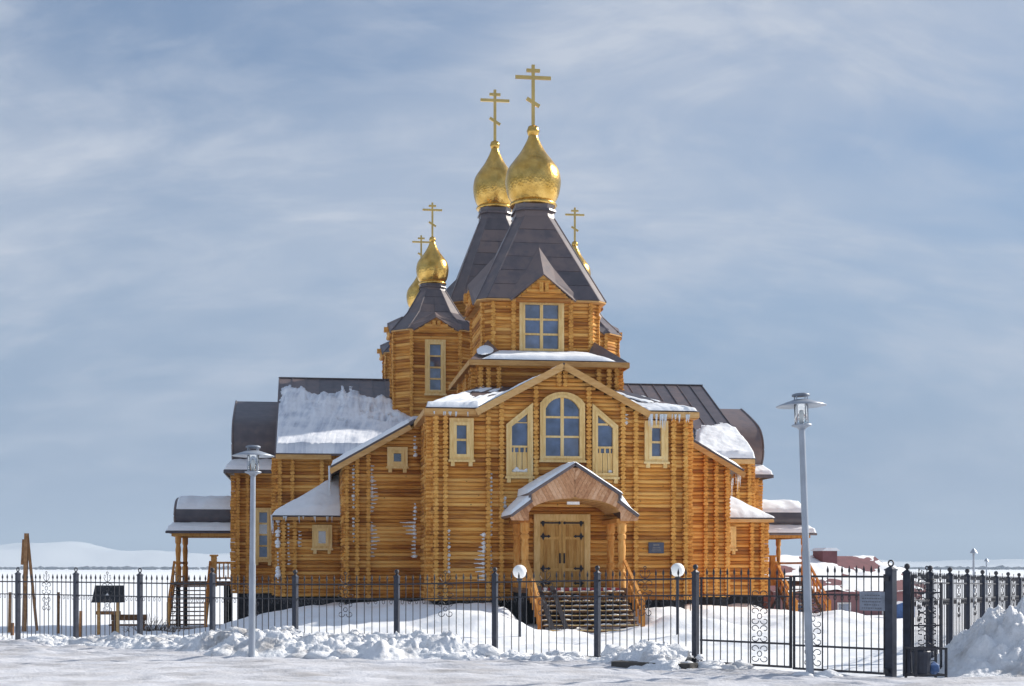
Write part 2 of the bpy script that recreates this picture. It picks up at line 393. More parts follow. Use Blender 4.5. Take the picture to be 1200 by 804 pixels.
# ------------------------------------------------------------------ terrain
def ground_h(x, y):
    u, v = w2l(x, y)
    n1 = noise.noise(Vector((x * 0.12, y * 0.12, 1.3))); n2 = noise.noise(Vector((x * 0.45, y * 0.45, 4.0)))
    h = 0.0
    r = math.hypot(x, y - 45)
    yard = sm(33, 40, y + max(0, x) * 0.35) if y > 25 else 0.0
    h += -0.06 * (1 - yard)
    # the ground falls away to the left of the church and behind it
    h -= 0.55 * sm(-9, -14, x) * sm(44, 58, y)
    h -= 0.30 * sm(58, 75, y)
    h -= 0.25 * sm(12, 20, x) * sm(40, 55, y)
    # drift lying along the left half of the front
    lu = sm(-13.5, -8.5, u) * (1 - sm(-2.6, -1.9, u))
    h += 0.72 * lu * sm(-9.5, -1.8, v + 0.5 * n1) * (1 - 0.45 * sm(-5.5, -10.5, u))
    # lower, lumpy drift on the right half
    ru = sm(2.0, 2.7, u) * (1 - sm(9, 13, u))
    h += (0.40 + 0.22 * n2) * ru * sm(-8.0, -2.0, v + 0.8 * n1)
    h += 0.35 * math.exp(-((u - 3.2) / 1.6) ** 2 - ((v + 5.2) / 1.7) ** 2)
    h += 0.30 * math.exp(-((u + 3.4) / 1.8) ** 2 - ((v + 6.0) / 2.0) ** 2)
    near = math.exp(-(r / 60) ** 2)
    h += (0.14 * n1 + 0.15 * n2) * yard * near + 0.10 * yard * near * noise.fractal(Vector((x * 0.8, y * 0.8, 6)), 0.8, 2.1, 5)
    h += 0.035 * noise.noise(Vector((x * 1.6, y * 1.6, 0))) * near
    if r > 60: h += 0.8 * sm(60, 400, r) * noise.noise(Vector((x * 0.004, y * 0.004, 9))) - 1.0 * sm(60, 300, r)
    return h
def build_ground():
    def axis(a, b, step, lim_lo, lim_hi):
        xs = []; x = a
        while x <= b: xs.append(x); x += step
        g = step; x = xs[-1]
        while x < lim_hi: g *= 1.22; x += g; xs.append(min(x, lim_hi))
        g = step; x = a; lo = []
        while x > lim_lo: g *= 1.22; x -= g; lo.append(max(x, lim_lo))
        return lo[::-1] + xs
    xs = axis(-19, 15, 0.16, -9000, 9000); ys = axis(24, 60, 0.16, -600, 12000)
    nx = len(xs); me = bpy.data.meshes.new('ground')
    vv = [(x, y, ground_h(x, y)) for y in ys for x in xs]
    ff = [(j * nx + i, j * nx + i + 1, (j + 1) * nx + i + 1, (j + 1) * nx + i) for j in range(len(ys) - 1) for i in range(nx - 1)]
    me.from_pydata(vv, [], ff); me.materials.append(MATS['snow'])
    for p in me.polygons: p.use_smooth = True
    o = bpy.data.objects.new('ground', me); col.objects.link(o)
    tag(o, 'snow covered ground reaching from the churchyard to the horizon', kind='structure')
build_ground()
def road_edge(x):      # far edge of the packed road
    d = 31.5
    for a, b in zip(FP[:-1], FP[1:]):
        if a.x <= x <= b.x: d = a.y + (b.y - a.y) * (x - a.x) / (b.x - a.x)
    if x < FP[0].x: d = FP[0].y + (FP[0].x - x) * 0.7
    if x > GL.x: d = GL.y + (GR.y - GL.y) * (x - GL.x) / (GR.x - GL.x)
    if x > GR.x: d = GR.y + (x - GR.x) * 0.1
    return d - 0.7
def build_road():
    mb = MB(); nx, ny = 420, 190
    for j in range(ny + 1):
        for i in range(nx + 1):
            x = -30 + 55 * i / nx; e = road_edge(x); t = j / ny; y = 10 + (e - 10) * (1 - (1 - t) ** 1.6)
            z = ground_h(x, y) + 0.02 + 0.09 * (1 - t ** 30)
            z += 0.035 * noise.noise(Vector((x * 0.5, y * 1.3, 3))) + 0.03 * noise.fractal(Vector((x * 1.6, y * 2.6, 8)), 0.9, 2.1, 4)
            dd = e - y + 0.35 * noise.noise(Vector((x * 0.12, 0, 5)))
            for rc, rw, rd in ((1.9, 0.16, 0.05), (3.4, 0.16, 0.055), (4.3, 0.2, 0.03), (5.9, 0.2, 0.04), (7.6, 0.2, 0.04)):
                q = (dd - rc) / rw; z += rd * (-math.exp(-q * q) + 0.7 * math.exp(-((abs(q) - 1.9) ** 2) * 1.6)) * (0.6 + 0.8 * noise.noise(Vector((x * 0.35, rc, 2))))
            mb.v.append((x, y, z))
    for j in range(ny):
        for i in range(nx): mb.f.append((j * (nx + 1) + i, j * (nx + 1) + i + 1, (j + 1) * (nx + 1) + i + 1, (j + 1) * (nx + 1) + i))
    o = mb.build('road', 'road_snow', smooth=True); tag(o, 'grey packed snow road in front of the fence', kind='structure')
build_road()
def build_hills():
    mb = MB(); n = 240; rows = 26
    for j in range(rows + 1):
        for i in range(n + 1):
            a = -0.62 + 1.24 * i / n; t = j / rows
            rr = 5200 + 3800 * t
            x, y = rr * math.sin(a), rr * math.cos(a)
            prof = 95 * sm(0.06, -0.12, a) * (1 - 0.35 * sm(-0.28, -0.6, a)) + 34 + 20 * sm(0.05, 0.35, a)
            h = prof * (0.75 + 0.5 * noise.fractal(Vector((a * 9, t * 2.0, 0.7)), 1.0, 2.0, 4)) * sm(0, 0.55, t) * (1 - 0.4 * sm(0.6, 1, t))
            h += 16 * noise.fractal(Vector((x * 0.0015, y * 0.0015, 2)), 1.0, 2.0, 4) * sm(0, 0.3, t)
            mb.v.append((x, y, h - 6))
    for j in range(rows):
        for i in range(n): mb.f.append((j * (n + 1) + i, j * (n + 1) + i + 1, (j + 1) * (n + 1) + i + 1, (j + 1) * (n + 1) + i))
    o = mb.build('hills', 'snow', smooth=True); tag(o, 'low snowy hills along the horizon', kind='structure')
build_hills()
def build_shore():
    mb = MB()
    for i in range(260):
        a = -0.42 + 0.84 * i / 260 + random.uniform(-0.001, 0.001); rr = 2600 + random.uniform(-60, 60)
        if 0.02 < a < 0.2: continue
        x, y = rr * math.sin(a), rr * math.cos(a)
        mb.blob((x, y, 0.6), 1.0, (random.uniform(6, 13), 4, random.uniform(1.6, 4.2)), seed=i, amp=0.6)
    o = mb.build('far_shore_scrub', 'scrub'); tag(o, 'thin dark line of scrub on the far shore', kind='stuff')
build_shore()

# ================================================================== CHURCH
church = empty('wooden_church', (CX, CY, 0), TH)
tag(church, 'golden brown log church with tent roofs and gilded onion domes on snow', 'church')
LOG_R, LOG_D = 0.0775, 0.148
_lm = MB(); _lm.cyl((-0.5, 0, 0), (0.5, 0, 0), LOG_R, 10)
LOG_ME = _lm.mesh('log', 'log', True)
for p in LOG_ME.polygons: p.use_smooth = len(p.vertices) == 4
ENDS = {}
def log_wall(name, p0, p1, z0, top, openings=(), single=False, parent=None, ext=0.0, z_in=None):
    """wall of round logs between plan points p0 and p1; top(t) height at distance t"""
    p0 = Vector(p0); p1 = Vector(p1); d = (p1 - p0); Ln = d.length; d.normalize(); nrm = Vector((d.y, -d.x))
    tf = top if callable(top) else (lambda t: top)
    M = 60
    prof = [(Ln * i / M, tf(Ln * i / M)) for i in range(M + 1)]
    # drop collinear points
    pr = [prof[0]]
    for i in range(1, M):
        a, b, c = pr[-1], prof[i], prof[i + 1]
        if abs((b[0] - a[0]) * (c[1] - a[1]) - (c[0] - a[0]) * (b[1] - a[1])) > 1e-6: pr.append(b)
    pr.append(prof[-1])
    mb = MB()
    bk = -nrm * 0.03
    ring = [(p0.x + bk.x, p0.y + bk.y, z0), (p1.x + bk.x, p1.y + bk.y, z0)]
    ring += [(p0.x + d.x * t + bk.x, p0.y + d.y * t + bk.y, z) for t, z in pr[::-1]]
    mb.poly_prism(ring, (-nrm.x * 0.12, -nrm.y * 0.12, 0))
    w = mb.build(name, 'backing', parent or church)
    lb = MB(); ang = math.atan2(d.y, d.x)
    zmax = max(z for _, z in prof); i = 0
    while True:
        z = z0 + LOG_D / 2 + i * LOG_D; i += 1
        if z > zmax: break
        run = [t for t, zz in prof if zz >= z + 0.03]
        if not run: break
        segs = [(min(run) - ext, max(run) + ext)]
        for (a, b, za, zb) in openings:
            if za - 0.05 < z < zb + 0.02:
                ns = []
                for s0, s1 in segs:
                    if b <= s0 or a >= s1: ns.append((s0, s1)); continue
                    if a > s0: ns.append((s0, a))
                    if b < s1: ns.append((b, s1))
                segs = ns
        for s0, s1 in segs:
            if s1 - s0 < 0.08: continue
            jit = random.uniform(-0.008, 0.008)
            c = p0 + d * (s0 + s1) / 2 + nrm * jit
            if single: inst('log', LOG_ME, w, (c.x, c.y, z), ang, (s1 - s0, 1, random.uniform(0.95, 1.03)))
            else:
                a = p0 + d * s0 + nrm * jit; b = p0 + d * s1 + nrm * jit
                lb.cyl((a.x, a.y, z), (b.x, b.y, z), LOG_R, 8)
    if not single and lb.v: lb.build('log_courses', 'log', w, kind='stuff')
    return w
def log_ends(u, v, dr, z0, z1, out=0.24, parent=None, r=0.079, wx=1.35):
    mb = MB(); n = int((z1 - z0) / LOG_D)
    dr = Vector((dr[0], dr[1])).normalized()
    for i in range(n):
        z = z0 + LOG_D / 2 + i * LOG_D + random.uniform(-0.008, 0.008); o = out + random.uniform(-0.025, 0.025)
        rr = r * random.uniform(0.95, 1.02); k0 = len(mb.v)
        mb.cyl((u - dr.x * 0.1, v - dr.y * 0.1, z), (u + dr.x * o, v + dr.y * o, z), rr, 8)
        for q in range(k0, len(mb.v)):          # the ends are hewn broader than high
            x_, y_, z_ = mb.v[q]; side = (x_ - u) * -dr.y + (y_ - v) * dr.x
            mb.v[q] = (x_ - dr.y * side * (wx - 1), y_ + dr.x * side * (wx - 1), z_)
    return mb.build('log_end_stack', 'log_end', parent or church, kind='stuff')

# ---- windows facing the front (constant v)
def window(u0, u1, z0, z1, v, cols, rows, cas=0.2, shape='rect', ears=True, lower=None, proud=0.2, rowz=None):
    def otop(u, ins):
        if shape == 'rect': return z1 - ins
        if shape == 'arch':
            m = (u0 + u1) / 2; hw = (u1 - u0) / 2 - ins; t = max(-1, min(1, (u - m) / hw))
            return z1 - ins - 0.42 * (1 - math.sqrt(max(0, 1 - t * t * 0.82))) / (1 - math.sqrt(0.18))
        s = 1 if shape == 'slantL' else -1           # slantL rises to the right
        m = (u0 + u1) / 2
        return z1 - ins * 1.25 - 0.40 * (0.5 - s * (u - m) / (u1 - u0)) * 2
    def outline(ins, n=12):
        a, b = u0 + ins, u1 - ins
        pts = [(a, z0 + ins * (0.9 if ins else 1)), (b, z0 + ins * (0.9 if ins else 1))]
        for i in range(n + 1):
            u = b + (a - b) * i / n; pts.append((u, otop(u, ins)))
        return pts
    o = [(a, v - proud, b) for a, b in outline(0)]; inn = [(a, v - proud, b) for a, b in outline(cas)]
    mb = MB(); mb.ring_prism(o, inn, (0, proud + 0.0, 0))
    # raised inner bead
    o2 = [(a, v - proud - 0.03, b) for a, b in outline(cas * 0.55)]; i2 = [(a, v - proud - 0.03, b) for a, b in outline(cas * 0.99)]
    mb.ring_prism(o2, i2, (0, 0.04, 0))
    fr = mb.build('window', 'casing', church)
    a, b = u0 + cas, u1 - cas; zb = z0 + cas * 0.9
    vp = v - 0.055
    zlo = zb
    if lower:                                        # small balustrade across the lower half
        zr = zb + lower
        lb = MB(); lb.box(a, b, v - 0.15, v - 0.07, zr - 0.05, zr + 0.02); lb.build('rail', 'casing', fr)
        nb = 3
        for k in range(nb):
            c = a + (b - a) * (k + 0.5) / nb
            q = MB(); q.box(c - 0.085, c + 0.085, v - 0.12, v - 0.08, zb, zr - 0.22)
            q.box(c - 0.03, c + 0.03, v - 0.12, v - 0.08, zr - 0.22, zr - 0.05); q.build('baluster', 'casing', fr)
    zt_min = min(otop(a + 1e-3, cas), otop(b - 1e-3, cas)); ztop = max(otop(a + (b - a) * t / 10, cas) for t in range(11))
    bw = 0.075
    us = [a + (b - a) * k / cols for k in range(cols + 1)]
    zs = [zlo + (ztop - zlo) * k / rows for k in range(rows + 1)] if not rowz else [zlo + (ztop - zlo) * k for k in rowz]
    for k in range(1, cols):
        m = MB(); m.box(us[k] - bw * 0.8, us[k] + bw * 0.8, v - 0.11, v - 0.05, zlo, otop(us[k], cas)); m.build('mullion', 'casing', fr)
    for k in range(1, len(zs) - 1):
        ua, ub = a, b
        if shape.startswith('slant'):
            while otop(ua, cas) < zs[k] and ua < ub: ua += 0.02
            while otop(ub, cas) < zs[k] and ub > ua: ub -= 0.02
        m = MB(); m.box(ua, ub, v - 0.107, v - 0.052, zs[k] - bw * 0.5, zs[k] + bw * 0.5); m.build('glazing_bar', 'casing', fr)
    for c in range(cols):
        for r_ in range(len(zs) - 1):
            pts = [(us[c], zs[r_]), (us[c + 1], zs[r_])]
            for t in range(7):
                u = us[c + 1] + (us[c] - us[c + 1]) * t / 6
                pts.append((u, max(zs[r_] + 0.001, min(zs[r_ + 1], otop(u, cas)))))
            if max(p[1] for p in pts) - zs[r_] < 0.03: continue
            tl = random.uniform(-0.02, 0.02); tz = random.uniform(-0.035, 0.02)
            m = MB(); m.poly_prism([(p[0], vp + tl * (p[0] - us[c]) + tz * (p[1] - zs[r_]), p[1]) for p in pts], (0, 0.008, 0)); m.build('pane', 'pane', fr)
    sl = MB(); sl.box(u0 - 0.04, u1 + 0.04, v - proud - 0.06, v - proud + 0.05, z0 - 0.05, z0 + 0.03)
    if ears:
        for c in (u0 + cas * 0.45, u1 - cas * 0.45): sl.box(c - 0.07, c + 0.07, v - proud - 0.03, v - 0.1, z0 - 0.2, z0 - 0.05)
    sl.build('sill', 'casing', fr)
    return fr

# ---- building dimensions
ZB = 0.9                      # bottom of the log walls
FU, EZ = 4.72, 7.8            # front block half width, eave height
GU, GS = 3.05, 0.54           # gable half width, slope
NU = 7.8; NV = 5.0            # nave half width and front plane
WU, WV = 10.5, 10.7           # transept
CV = 19.1                     # centre of the crossing
XU, XH = 12.5, 3.2            # transept end porches
AU, AV = 10.3, 8.2            # corner annexes
# plinth
mb = MB()
e = 0.06
mb.poly_prism([(-FU + e, e, -0.9), (FU - e, e, -0.9), (FU - e, NV + e, -0.9), (-FU + e, NV + e, -0.9)], (0, 0, 0.9 + ZB + 0.02))
mb.box(-NU + e, NU - e, NV + e, WV + e, -0.9, ZB + 0.015)
for s in (-1, 1):
    a, b = sorted((s * (NU - e), s * (AU - e))); mb.box(a, b, AV + e, WV + e, -0.9, ZB + 0.01)
    a, b = sorted((s * (WU - e), s * (XU - e))); mb.box(a, b, CV - XH + e, CV + XH - e, -1.2, ZB + 0.005)
mb.box(-WU + e, WU - e, WV + e, 27.4, -1.2, ZB + 0.012)
pl = mb.build('plinth', 'plinth', church)
# vertical joints and ledge of the plinth cladding
mb = MB()
for i in range(17):
    u = -FU + 0.3 + i * 0.58
    if abs(u) < 1.7: continue
    mb.box(u - 0.012, u + 0.012, 0.03, 0.07, -0.4, ZB - 0.08)
mb.box(-FU, FU, -0.02, 0.08, ZB - 0.075, ZB - 0.02)
for s in (-1, 1):
    a, b = sorted((s * FU, s * NU)); mb.box(a, b, NV - 0.02, NV + 0.08, ZB - 0.075, ZB - 0.02)
    a, b = sorted((s * NU, s * AU)); mb.box(a, b, AV - 0.02, AV + 0.08, ZB - 0.075, ZB - 0.02)
mb.build('plinth_trim', 'plinth', church)

# ---- front wall (split into bays by the log-end stacks)
def gtop(u): return EZ + max(0.0, (GU - abs(u)) * GS)
W_ARCH = (-0.82, 0.84, 5.98, 8.50)
W_SL = (-2.06, -1.08, 5.38, 8.10); W_SR = (1.12, 2.08, 5.38, 8.10)
W_L = (-4.13, -3.25, 5.96, 7.50); W_R = (3.08, 3.96, 5.96, 7.50)
DOOR = (-1.04, 1.04, 1.38, 4.04)
def cut(w, cas=0.1): return (w[0] + FU + cas, w[1] + FU - cas, w[2] + cas, w[3] - 0.28)
def cut_slant(w, s):
    out = [(w[0] + FU + 0.1, w[1] + FU - 0.1, w[2] + 0.1, w[3] - 0.95)]
    for k in range(6):
        za = w[3] - 0.95 + k * 0.14; f_ = (k + 0.2) / 6
        a, b = (w[0] + (w[1] - w[0]) * f_, w[1] - 0.1) if s > 0 else (w[0] + 0.1, w[1] - (w[1] - w[0]) * f_)
        if b > a: out.append((a + FU, b + FU, za, za + 0.12))
    return out
def cut_arch(w):
    out = [(w[0] + FU + 0.1, w[1] + FU - 0.1, w[2] + 0.1, w[3] - 0.50)]; m_ = (w[0] + w[1]) / 2
    for k in range(3):
        hw = (w[1] - w[0]) / 2 * (0.78 - 0.16 * k); out.append((m_ - hw + FU, m_ + hw + FU, w[3] - 0.5 + 0.1 * k, w[3] - 0.42 + 0.1 * k))
    return out
ops = [*cut_arch(W_ARCH), *cut_slant(W_SL, 1), *cut_slant(W_SR, -1), cut(W_L), cut(W_R), (DOOR[0] + FU + 0.08, DOOR[1] + FU - 0.08, 1.2, 3.95)]
fw = log_wall('front_wall', (-FU, 0), (FU, 0), ZB, lambda t: gtop(t - FU), ops, single=True)
for u in (-4.62, -4.28, -2.72, -2.24, 2.26, 2.74, 4.16, 4.62): log_ends(u, 0, (0, -1), ZB, gtop(u) - 0.05)
for u in (-0.97, 0.99): log_ends(u, 0, (0, -1), 5.3, gtop(u) - 0.12, out=0.2)
for s in (-1, 1): log_ends(s * 0.0 + s * 0.12, 0, (0, -1), 8.7, gtop(0.1) - 0.05, out=0.2)
window(*W_ARCH, 0, 2, 3, cas=0.2, shape='arch', ears=False, proud=0.21)
window(*W_SL, 0, 1, 2, cas=0.2, shape='slantL', lower=0.95, ears=True, rowz=(0, 0.84, 1.0))
window(*W_SR, 0, 1, 2, cas=0.2, shape='slantR', lower=0.95, ears=True, rowz=(0, 0.84, 1.0))
window(*W_L, 0, 1, 2, cas=0.26); window(*W_R, 0, 1, 2, cas=0.26)
# side walls of the front block
for s in (-1, 1):
    if s < 0: log_wall('side_wall', (-FU, NV), (-FU, 0), ZB, EZ)
    else: log_wall('side_wall', (FU, 0), (FU, NV), ZB, EZ)
    log_ends(s * FU, 0.12, (s, 0), ZB, EZ); log_ends(s * FU, 0.9, (s, 0), ZB, EZ)
# ---- nave front walls beside the front block, with raking top
NS = 0.567
def ntop(u): return 7.75 + (5.25 - abs(u)) * NS - 0.10
WT_L = (-6.10, -5.30, 6.04, 6.84)
def mirror(w): return (-w[1], -w[0], w[2], w[3])
opl = [(WT_L[0] + NU + 0.12, WT_L[1] + NU - 0.12, WT_L[2] + 0.1, WT_L[3] - 0.1)]
log_wall('nave_wall', (-NU, NV), (-FU, NV), ZB, lambda t: ntop(-NU + t), opl, single=True)
log_wall('nave_wall', (FU, NV), (NU, NV), ZB, lambda t: ntop(FU + t), single=True)
window(*WT_L, NV, 1, 1, cas=0.25)
for u in (-7.68, -7.28, -6.84, 6.78, 7.22, 7.68): log_ends(u, NV, (0, -1), ZB, ntop(u))
log_wall('nave_side_wall', (-NU, WV), (-NU, NV), ZB, 6.2); log_wall('nave_side_wall', (NU, NV), (NU, WV), ZB, 6.2)
# ---- corner annexes
WA = (-9.02, -8.20, 2.86, 3.86)
for s in (-1, 1):
    a, b = (-AU, -NU) if s < 0 else (NU, AU)
    wl = WA if s < 0 else mirror(WA)
    log_wall('annex_wall', (a, AV), (b, AV), ZB, 4.2, [(wl[0] - a + 0.12, wl[1] - a - 0.12, wl[2] + 0.1, wl[3] - 0.1)], single=(s < 0))
    if s < 0: log_wall('annex_side_wall', (-AU, WV), (-AU, AV), ZB, 4.2)
    else: log_wall('annex_side_wall', (AU, AV), (AU, WV), ZB, 4.2)
    window(*wl, AV, 1, 1, cas=0.26)
    for u in (10.18, 9.72): log_ends(s * u, AV, (0, -1), ZB, 4.2)
    log_ends(s * AU, AV + 0.12, (s, 0), ZB, 4.2)
    mb = MB(); A = (s * 10.65, 7.78, 4.2); B = (s * NU, 7.78, 4.2); C = (s * 10.65, WV, 4.2); D = (s * NU, WV, 5.6)
    mb.slab([A, B, D], 0.07); mb.slab([A, D, C], 0.07)
    ar = mb.build('annex_roof', 'roof', church)
    mb = MB(); mb.bar((s * 10.62, 7.82, 4.12), (s * NU, 7.82, 4.12), 0.05, 0.16); mb.bar((s * 10.62, 7.82, 4.12), (s * 10.62, WV, 4.12), 0.05, 0.16)
    mb.build('fascia_board', 'fascia', ar)
# ---- transept
for s in (-1, 1):
    a, b = (-WU, -NU) if s < 0 else (NU, WU)
    log_wall('transept_wall', (a, WV), (b, WV), ZB, 7.0, single=False)
    for u in (10.38, 9.85, 8.6): log_ends(s * u, WV, (0, -1), ZB, 6.95)
    def gt(t): return 7.0 + (1 - abs(t / 8.4 - 1)) * 8.4 * 0.489
    if s < 0: log_wall('transept_end_wall', (-WU, WV + 16.8), (-WU, WV), ZB, gt)
    else: log_wall('transept_end_wall', (WU, WV), (WU, WV + 16.8), ZB, gt)
    log_ends(s * WU, WV + 0.12, (s, 0), ZB, 6.95)
log_wall('rear_wall', (WU, WV + 16.8), (-WU, WV + 16.8), ZB, 7.0)

# ---- roof helpers
def seam_roof(name, e0, e1, r1, r0, ncol, thick=0.07, gap=0.012, rib=0.05):
    """standing seam roof: eave e0-e1, top r0-r1"""
    e0, e1, r0, r1 = map(Vector, (e0, e1, r0, r1))
    mb = MB(); mb.slab([e0, e1, r1, r0], thick); base = mb.build(name, 'roof', church)
    nrm = (e1 - e0).cross(r0 - e0).normalized()
    if nrm.z < 0: nrm = -nrm
    for k in range(ncol):
        t0, t1 = k / ncol, (k + 1) / ncol
        a, b = e0.lerp(e1, t0), e0.lerp(e1, t1); c, d = r0.lerp(r1, t1), r0.lerp(r1, t0)
        w = (b - a).normalized() * gap
        up = nrm * (0.012 + random.uniform(0, 0.008))
        m = MB(); m.poly_prism([a + w, b - w, c - w, d + w], up)
        x = (b - a).normalized() * 0.018
        m.poly_prism([a - x + up * 0.2, a + x + up * 0.2, d + x + up * 0.2, d - x + up * 0.2], nrm * rib)
        m.build('seam_panel', 'roof', base)
    return base
def sheet_roof(base, quads, rows, cols, join=False):
    j = MB()
    for (bl, br, tr, tl) in quads:
        bl, br, tr, tl = map(Vector, (bl, br, tr, tl))
        nrm = (br - bl).cross(tl - bl).normalized()
        for r_ in range(rows):
            s0, s1 = r_ / rows, (r_ + 1) / rows
            wid = (br - bl).length * (1 - s0) + (tr - tl).length * s0
            nc = max(1, round(cols * wid / (br - bl).length))
            for c in range(nc):
                off = (0.5 if r_ % 2 and nc > 1 else 0) * 0
                t0, t1 = c / nc, (c + 1) / nc
                def P(s, t): return (bl.lerp(tl, s)).lerp(br.lerp(tr, s), t)
                g, h = 0.010 / max(wid, 0.2), 0.005
                up = nrm * random.uniform(0.012, 0.024)
                pts = [P(s0 + h, t0 + g), P(s0 + h, t1 - g), P(s1 - h, t1 - g), P(s1 - h, t0 + g)]
                m = j if join else MB()
                m.poly_prism([p + up * 0.02 for p in pts], up)
                if not join: m.build('roof_sheet', 'roof', base)
    if join: j.build('roof_sheets', 'roof', base, kind='stuff')

# ---- front block roof (hipped, with cross gable)
E = 5.03
mb = MB()
for s in (-1, 1):
    mb.slab([(s * E, -0.4, 7.82), (s * 3.17, -0.4, 7.82), (s * 0.89, 3.05, 9.05), (s * 2.7, 3.05, 9.05)], 0.08)
    mb.slab([(s * E, -0.4, 7.82), (s * E, 12.0, 7.82), (s * 2.7, 12.0, 9.05), (s * 2.7, 3.05, 9.05)], 0.08)
hr = mb.build('hip_roof', 'roof', church)
quads = []
sheet_roof(hr, [((-E, -0.4, 7.825), (-3.2, -0.4, 7.825), (-0.95, 3.0, 9.035), (-2.7, 3.05, 9.055)), ((3.2, -0.4, 7.825), (E, -0.4, 7.825), (2.7, 3.05, 9.055), (0.95, 3.0, 9.035))], 2, 4)
mb = MB()
for s in (-1, 1): mb.slab([(s * (GU + 0.12), -0.5, 7.82), (0, -0.5, 7.82 + (GU + 0.12) * GS), (0, 3.1, 7.82 + (GU + 0.12) * GS), (s * (GU + 0.12), 3.1, 7.82)], 0.07)
gr = mb.build('gable_roof', 'roof', church)
for s in (-1, 1):
    m = MB(); m.bar((s * (GU + 0.14), -0.53, 7.68), (0, -0.53, 7.68 + (GU + 0.14) * GS), 0.05, 0.24, up=(0, 0, 1)); m.build('barge_board', 'fascia', gr)
    m = MB(); m.bar((s * (GU + 0.14), -0.47, 7.70), (s * (E + 0.02), -0.47, 7.70), 0.05, 0.20); m.build('fascia_board', 'fascia', hr)
    m = MB(); m.bar((s * (E + 0.02), -0.44, 7.70), (s * (E + 0.02), NV, 7.70), 0.05, 0.20); m.build('fascia_board', 'fascia', hr)
# soffits
for s in (-1, 1):
    m = MB(); a, b = sorted((s * FU, s * E)); m.box(a, b, -0.4, NV, 7.66, 7.70); m.build('soffit', 'fascia', hr)
m = MB(); m.box(-E, -GU, -0.42, 0.1, 7.565, 7.705); m.box(GU, E, -0.42, 0.1, 7.565, 7.705); m.build('soffit', 'fascia', hr)
# ---- nave roof
for s in (-1, 1):
    nr = seam_roof('nave_roof', (s * 8.3, 4.55, 7.75 - 3.05 * NS), (s * 8.3, 14.5, 7.75 - 3.05 * NS), (s * 5.0, 14.5, 7.75 + 0.25 * NS), (s * 5.0, 4.55, 7.75 + 0.25 * NS), 14)
    m = MB(); m.bar((s * 8.34, 4.52, 7.75 - 3.09 * NS - 0.17), (s * 5.2, 4.52, 7.75 + 0.05 * NS - 0.17), 0.05, 0.2); m.build('barge_board', 'fascia', nr)
    m = MB(); m.bar((s * 8.3, 4.55, 5.9), (s * 8.3, WV, 5.9), 0.05, 0.18); m.build('fascia_board', 'fascia', nr)
# ---- transept roof
RZ, EVZ, EV = 11.3, 6.95, 10.2
for s in (-1, 1):
    tr_ = seam_roof('transept_roof', (s * 10.55, EV, EVZ), (s * 1.0, EV, EVZ), (s * 1.0, CV, RZ), (s * 10.55, CV, RZ), 15)
    m = MB(); m.bar((s * 10.55, EV + 0.02, EVZ - 0.13), (s * 8.2, EV + 0.02, EVZ - 0.13), 0.05, 0.2); m.build('fascia_board', 'fascia', tr_)
    m = MB(); m.bar((s * 10.57, EV, EVZ - 0.1), (s * 10.57, CV, RZ - 0.1), 0.05, 0.22); m.bar((s * 10.57, 2 * CV - EV, EVZ - 0.1), (s * 10.57, CV, RZ - 0.1), 0.05, 0.22); m.build('barge_board', 'roof', tr_)
    mb = MB(); mb.slab([(s * 10.55, 2 * CV - EV, EVZ), (s * 1.0, 2 * CV - EV, EVZ), (s * 1.0, CV, RZ), (s * 10.55, CV, RZ)], 0.07); mb.build('transept_roof', 'roof', church)
    m = MB(); m.bar((s * 10.6, CV, RZ + 0.03), (s * 1.0, CV, RZ + 0.03), 0.16, 0.05); m.build('ridge_cap', 'roof', tr_)
# ---- transept end blocks with barrel roofs
def barrel(name, s, ua, ub, prof, cv, nstrip=None):
    """curved roof; prof: half-section (dv, z) from eave to crown; strips are separate sheets"""
    full = [(-a, z) for a, z in prof] + [(a, z) for a, z in prof[::-1][1:]]
    mb = MB()
    mb.poly_prism([(s * ua, cv + a, z) for a, z in full], (s * (ub - ua), 0, 0))
    base = mb.build(name, 'roof', church)
    m = MB()
    m.tube([(s * (ub + 0.01), cv + a, z) for a, z in full], 0.05, 6)
    m.build('edge_trim', 'roof', base)
    return base
def smooth_prof(pts, n=5):
    out = []
    for i in range(len(pts) - 1):
        p0 = pts[max(0, i - 1)]; p1 = pts[i]; p2 = pts[i + 1]; p3 = pts[min(len(pts) - 1, i + 2)]
        for k in range(n):
            t = k / n
            out.append(tuple(0.5 * ((2 * p1[j]) + (-p0[j] + p2[j]) * t + (2 * p0[j] - 5 * p1[j] + 4 * p2[j] - p3[j]) * t * t + (-p0[j] + 3 * p1[j] - 3 * p2[j] + p3[j]) * t ** 3) for j in (0, 1)))
    out.append(pts[-1]); return out
BAR = smooth_prof([(3.3, 7.0), (3.58, 7.45), (3.62, 7.95), (3.4, 8.5), (2.85, 8.98), (1.5, 9.58), (0, 10.15)])
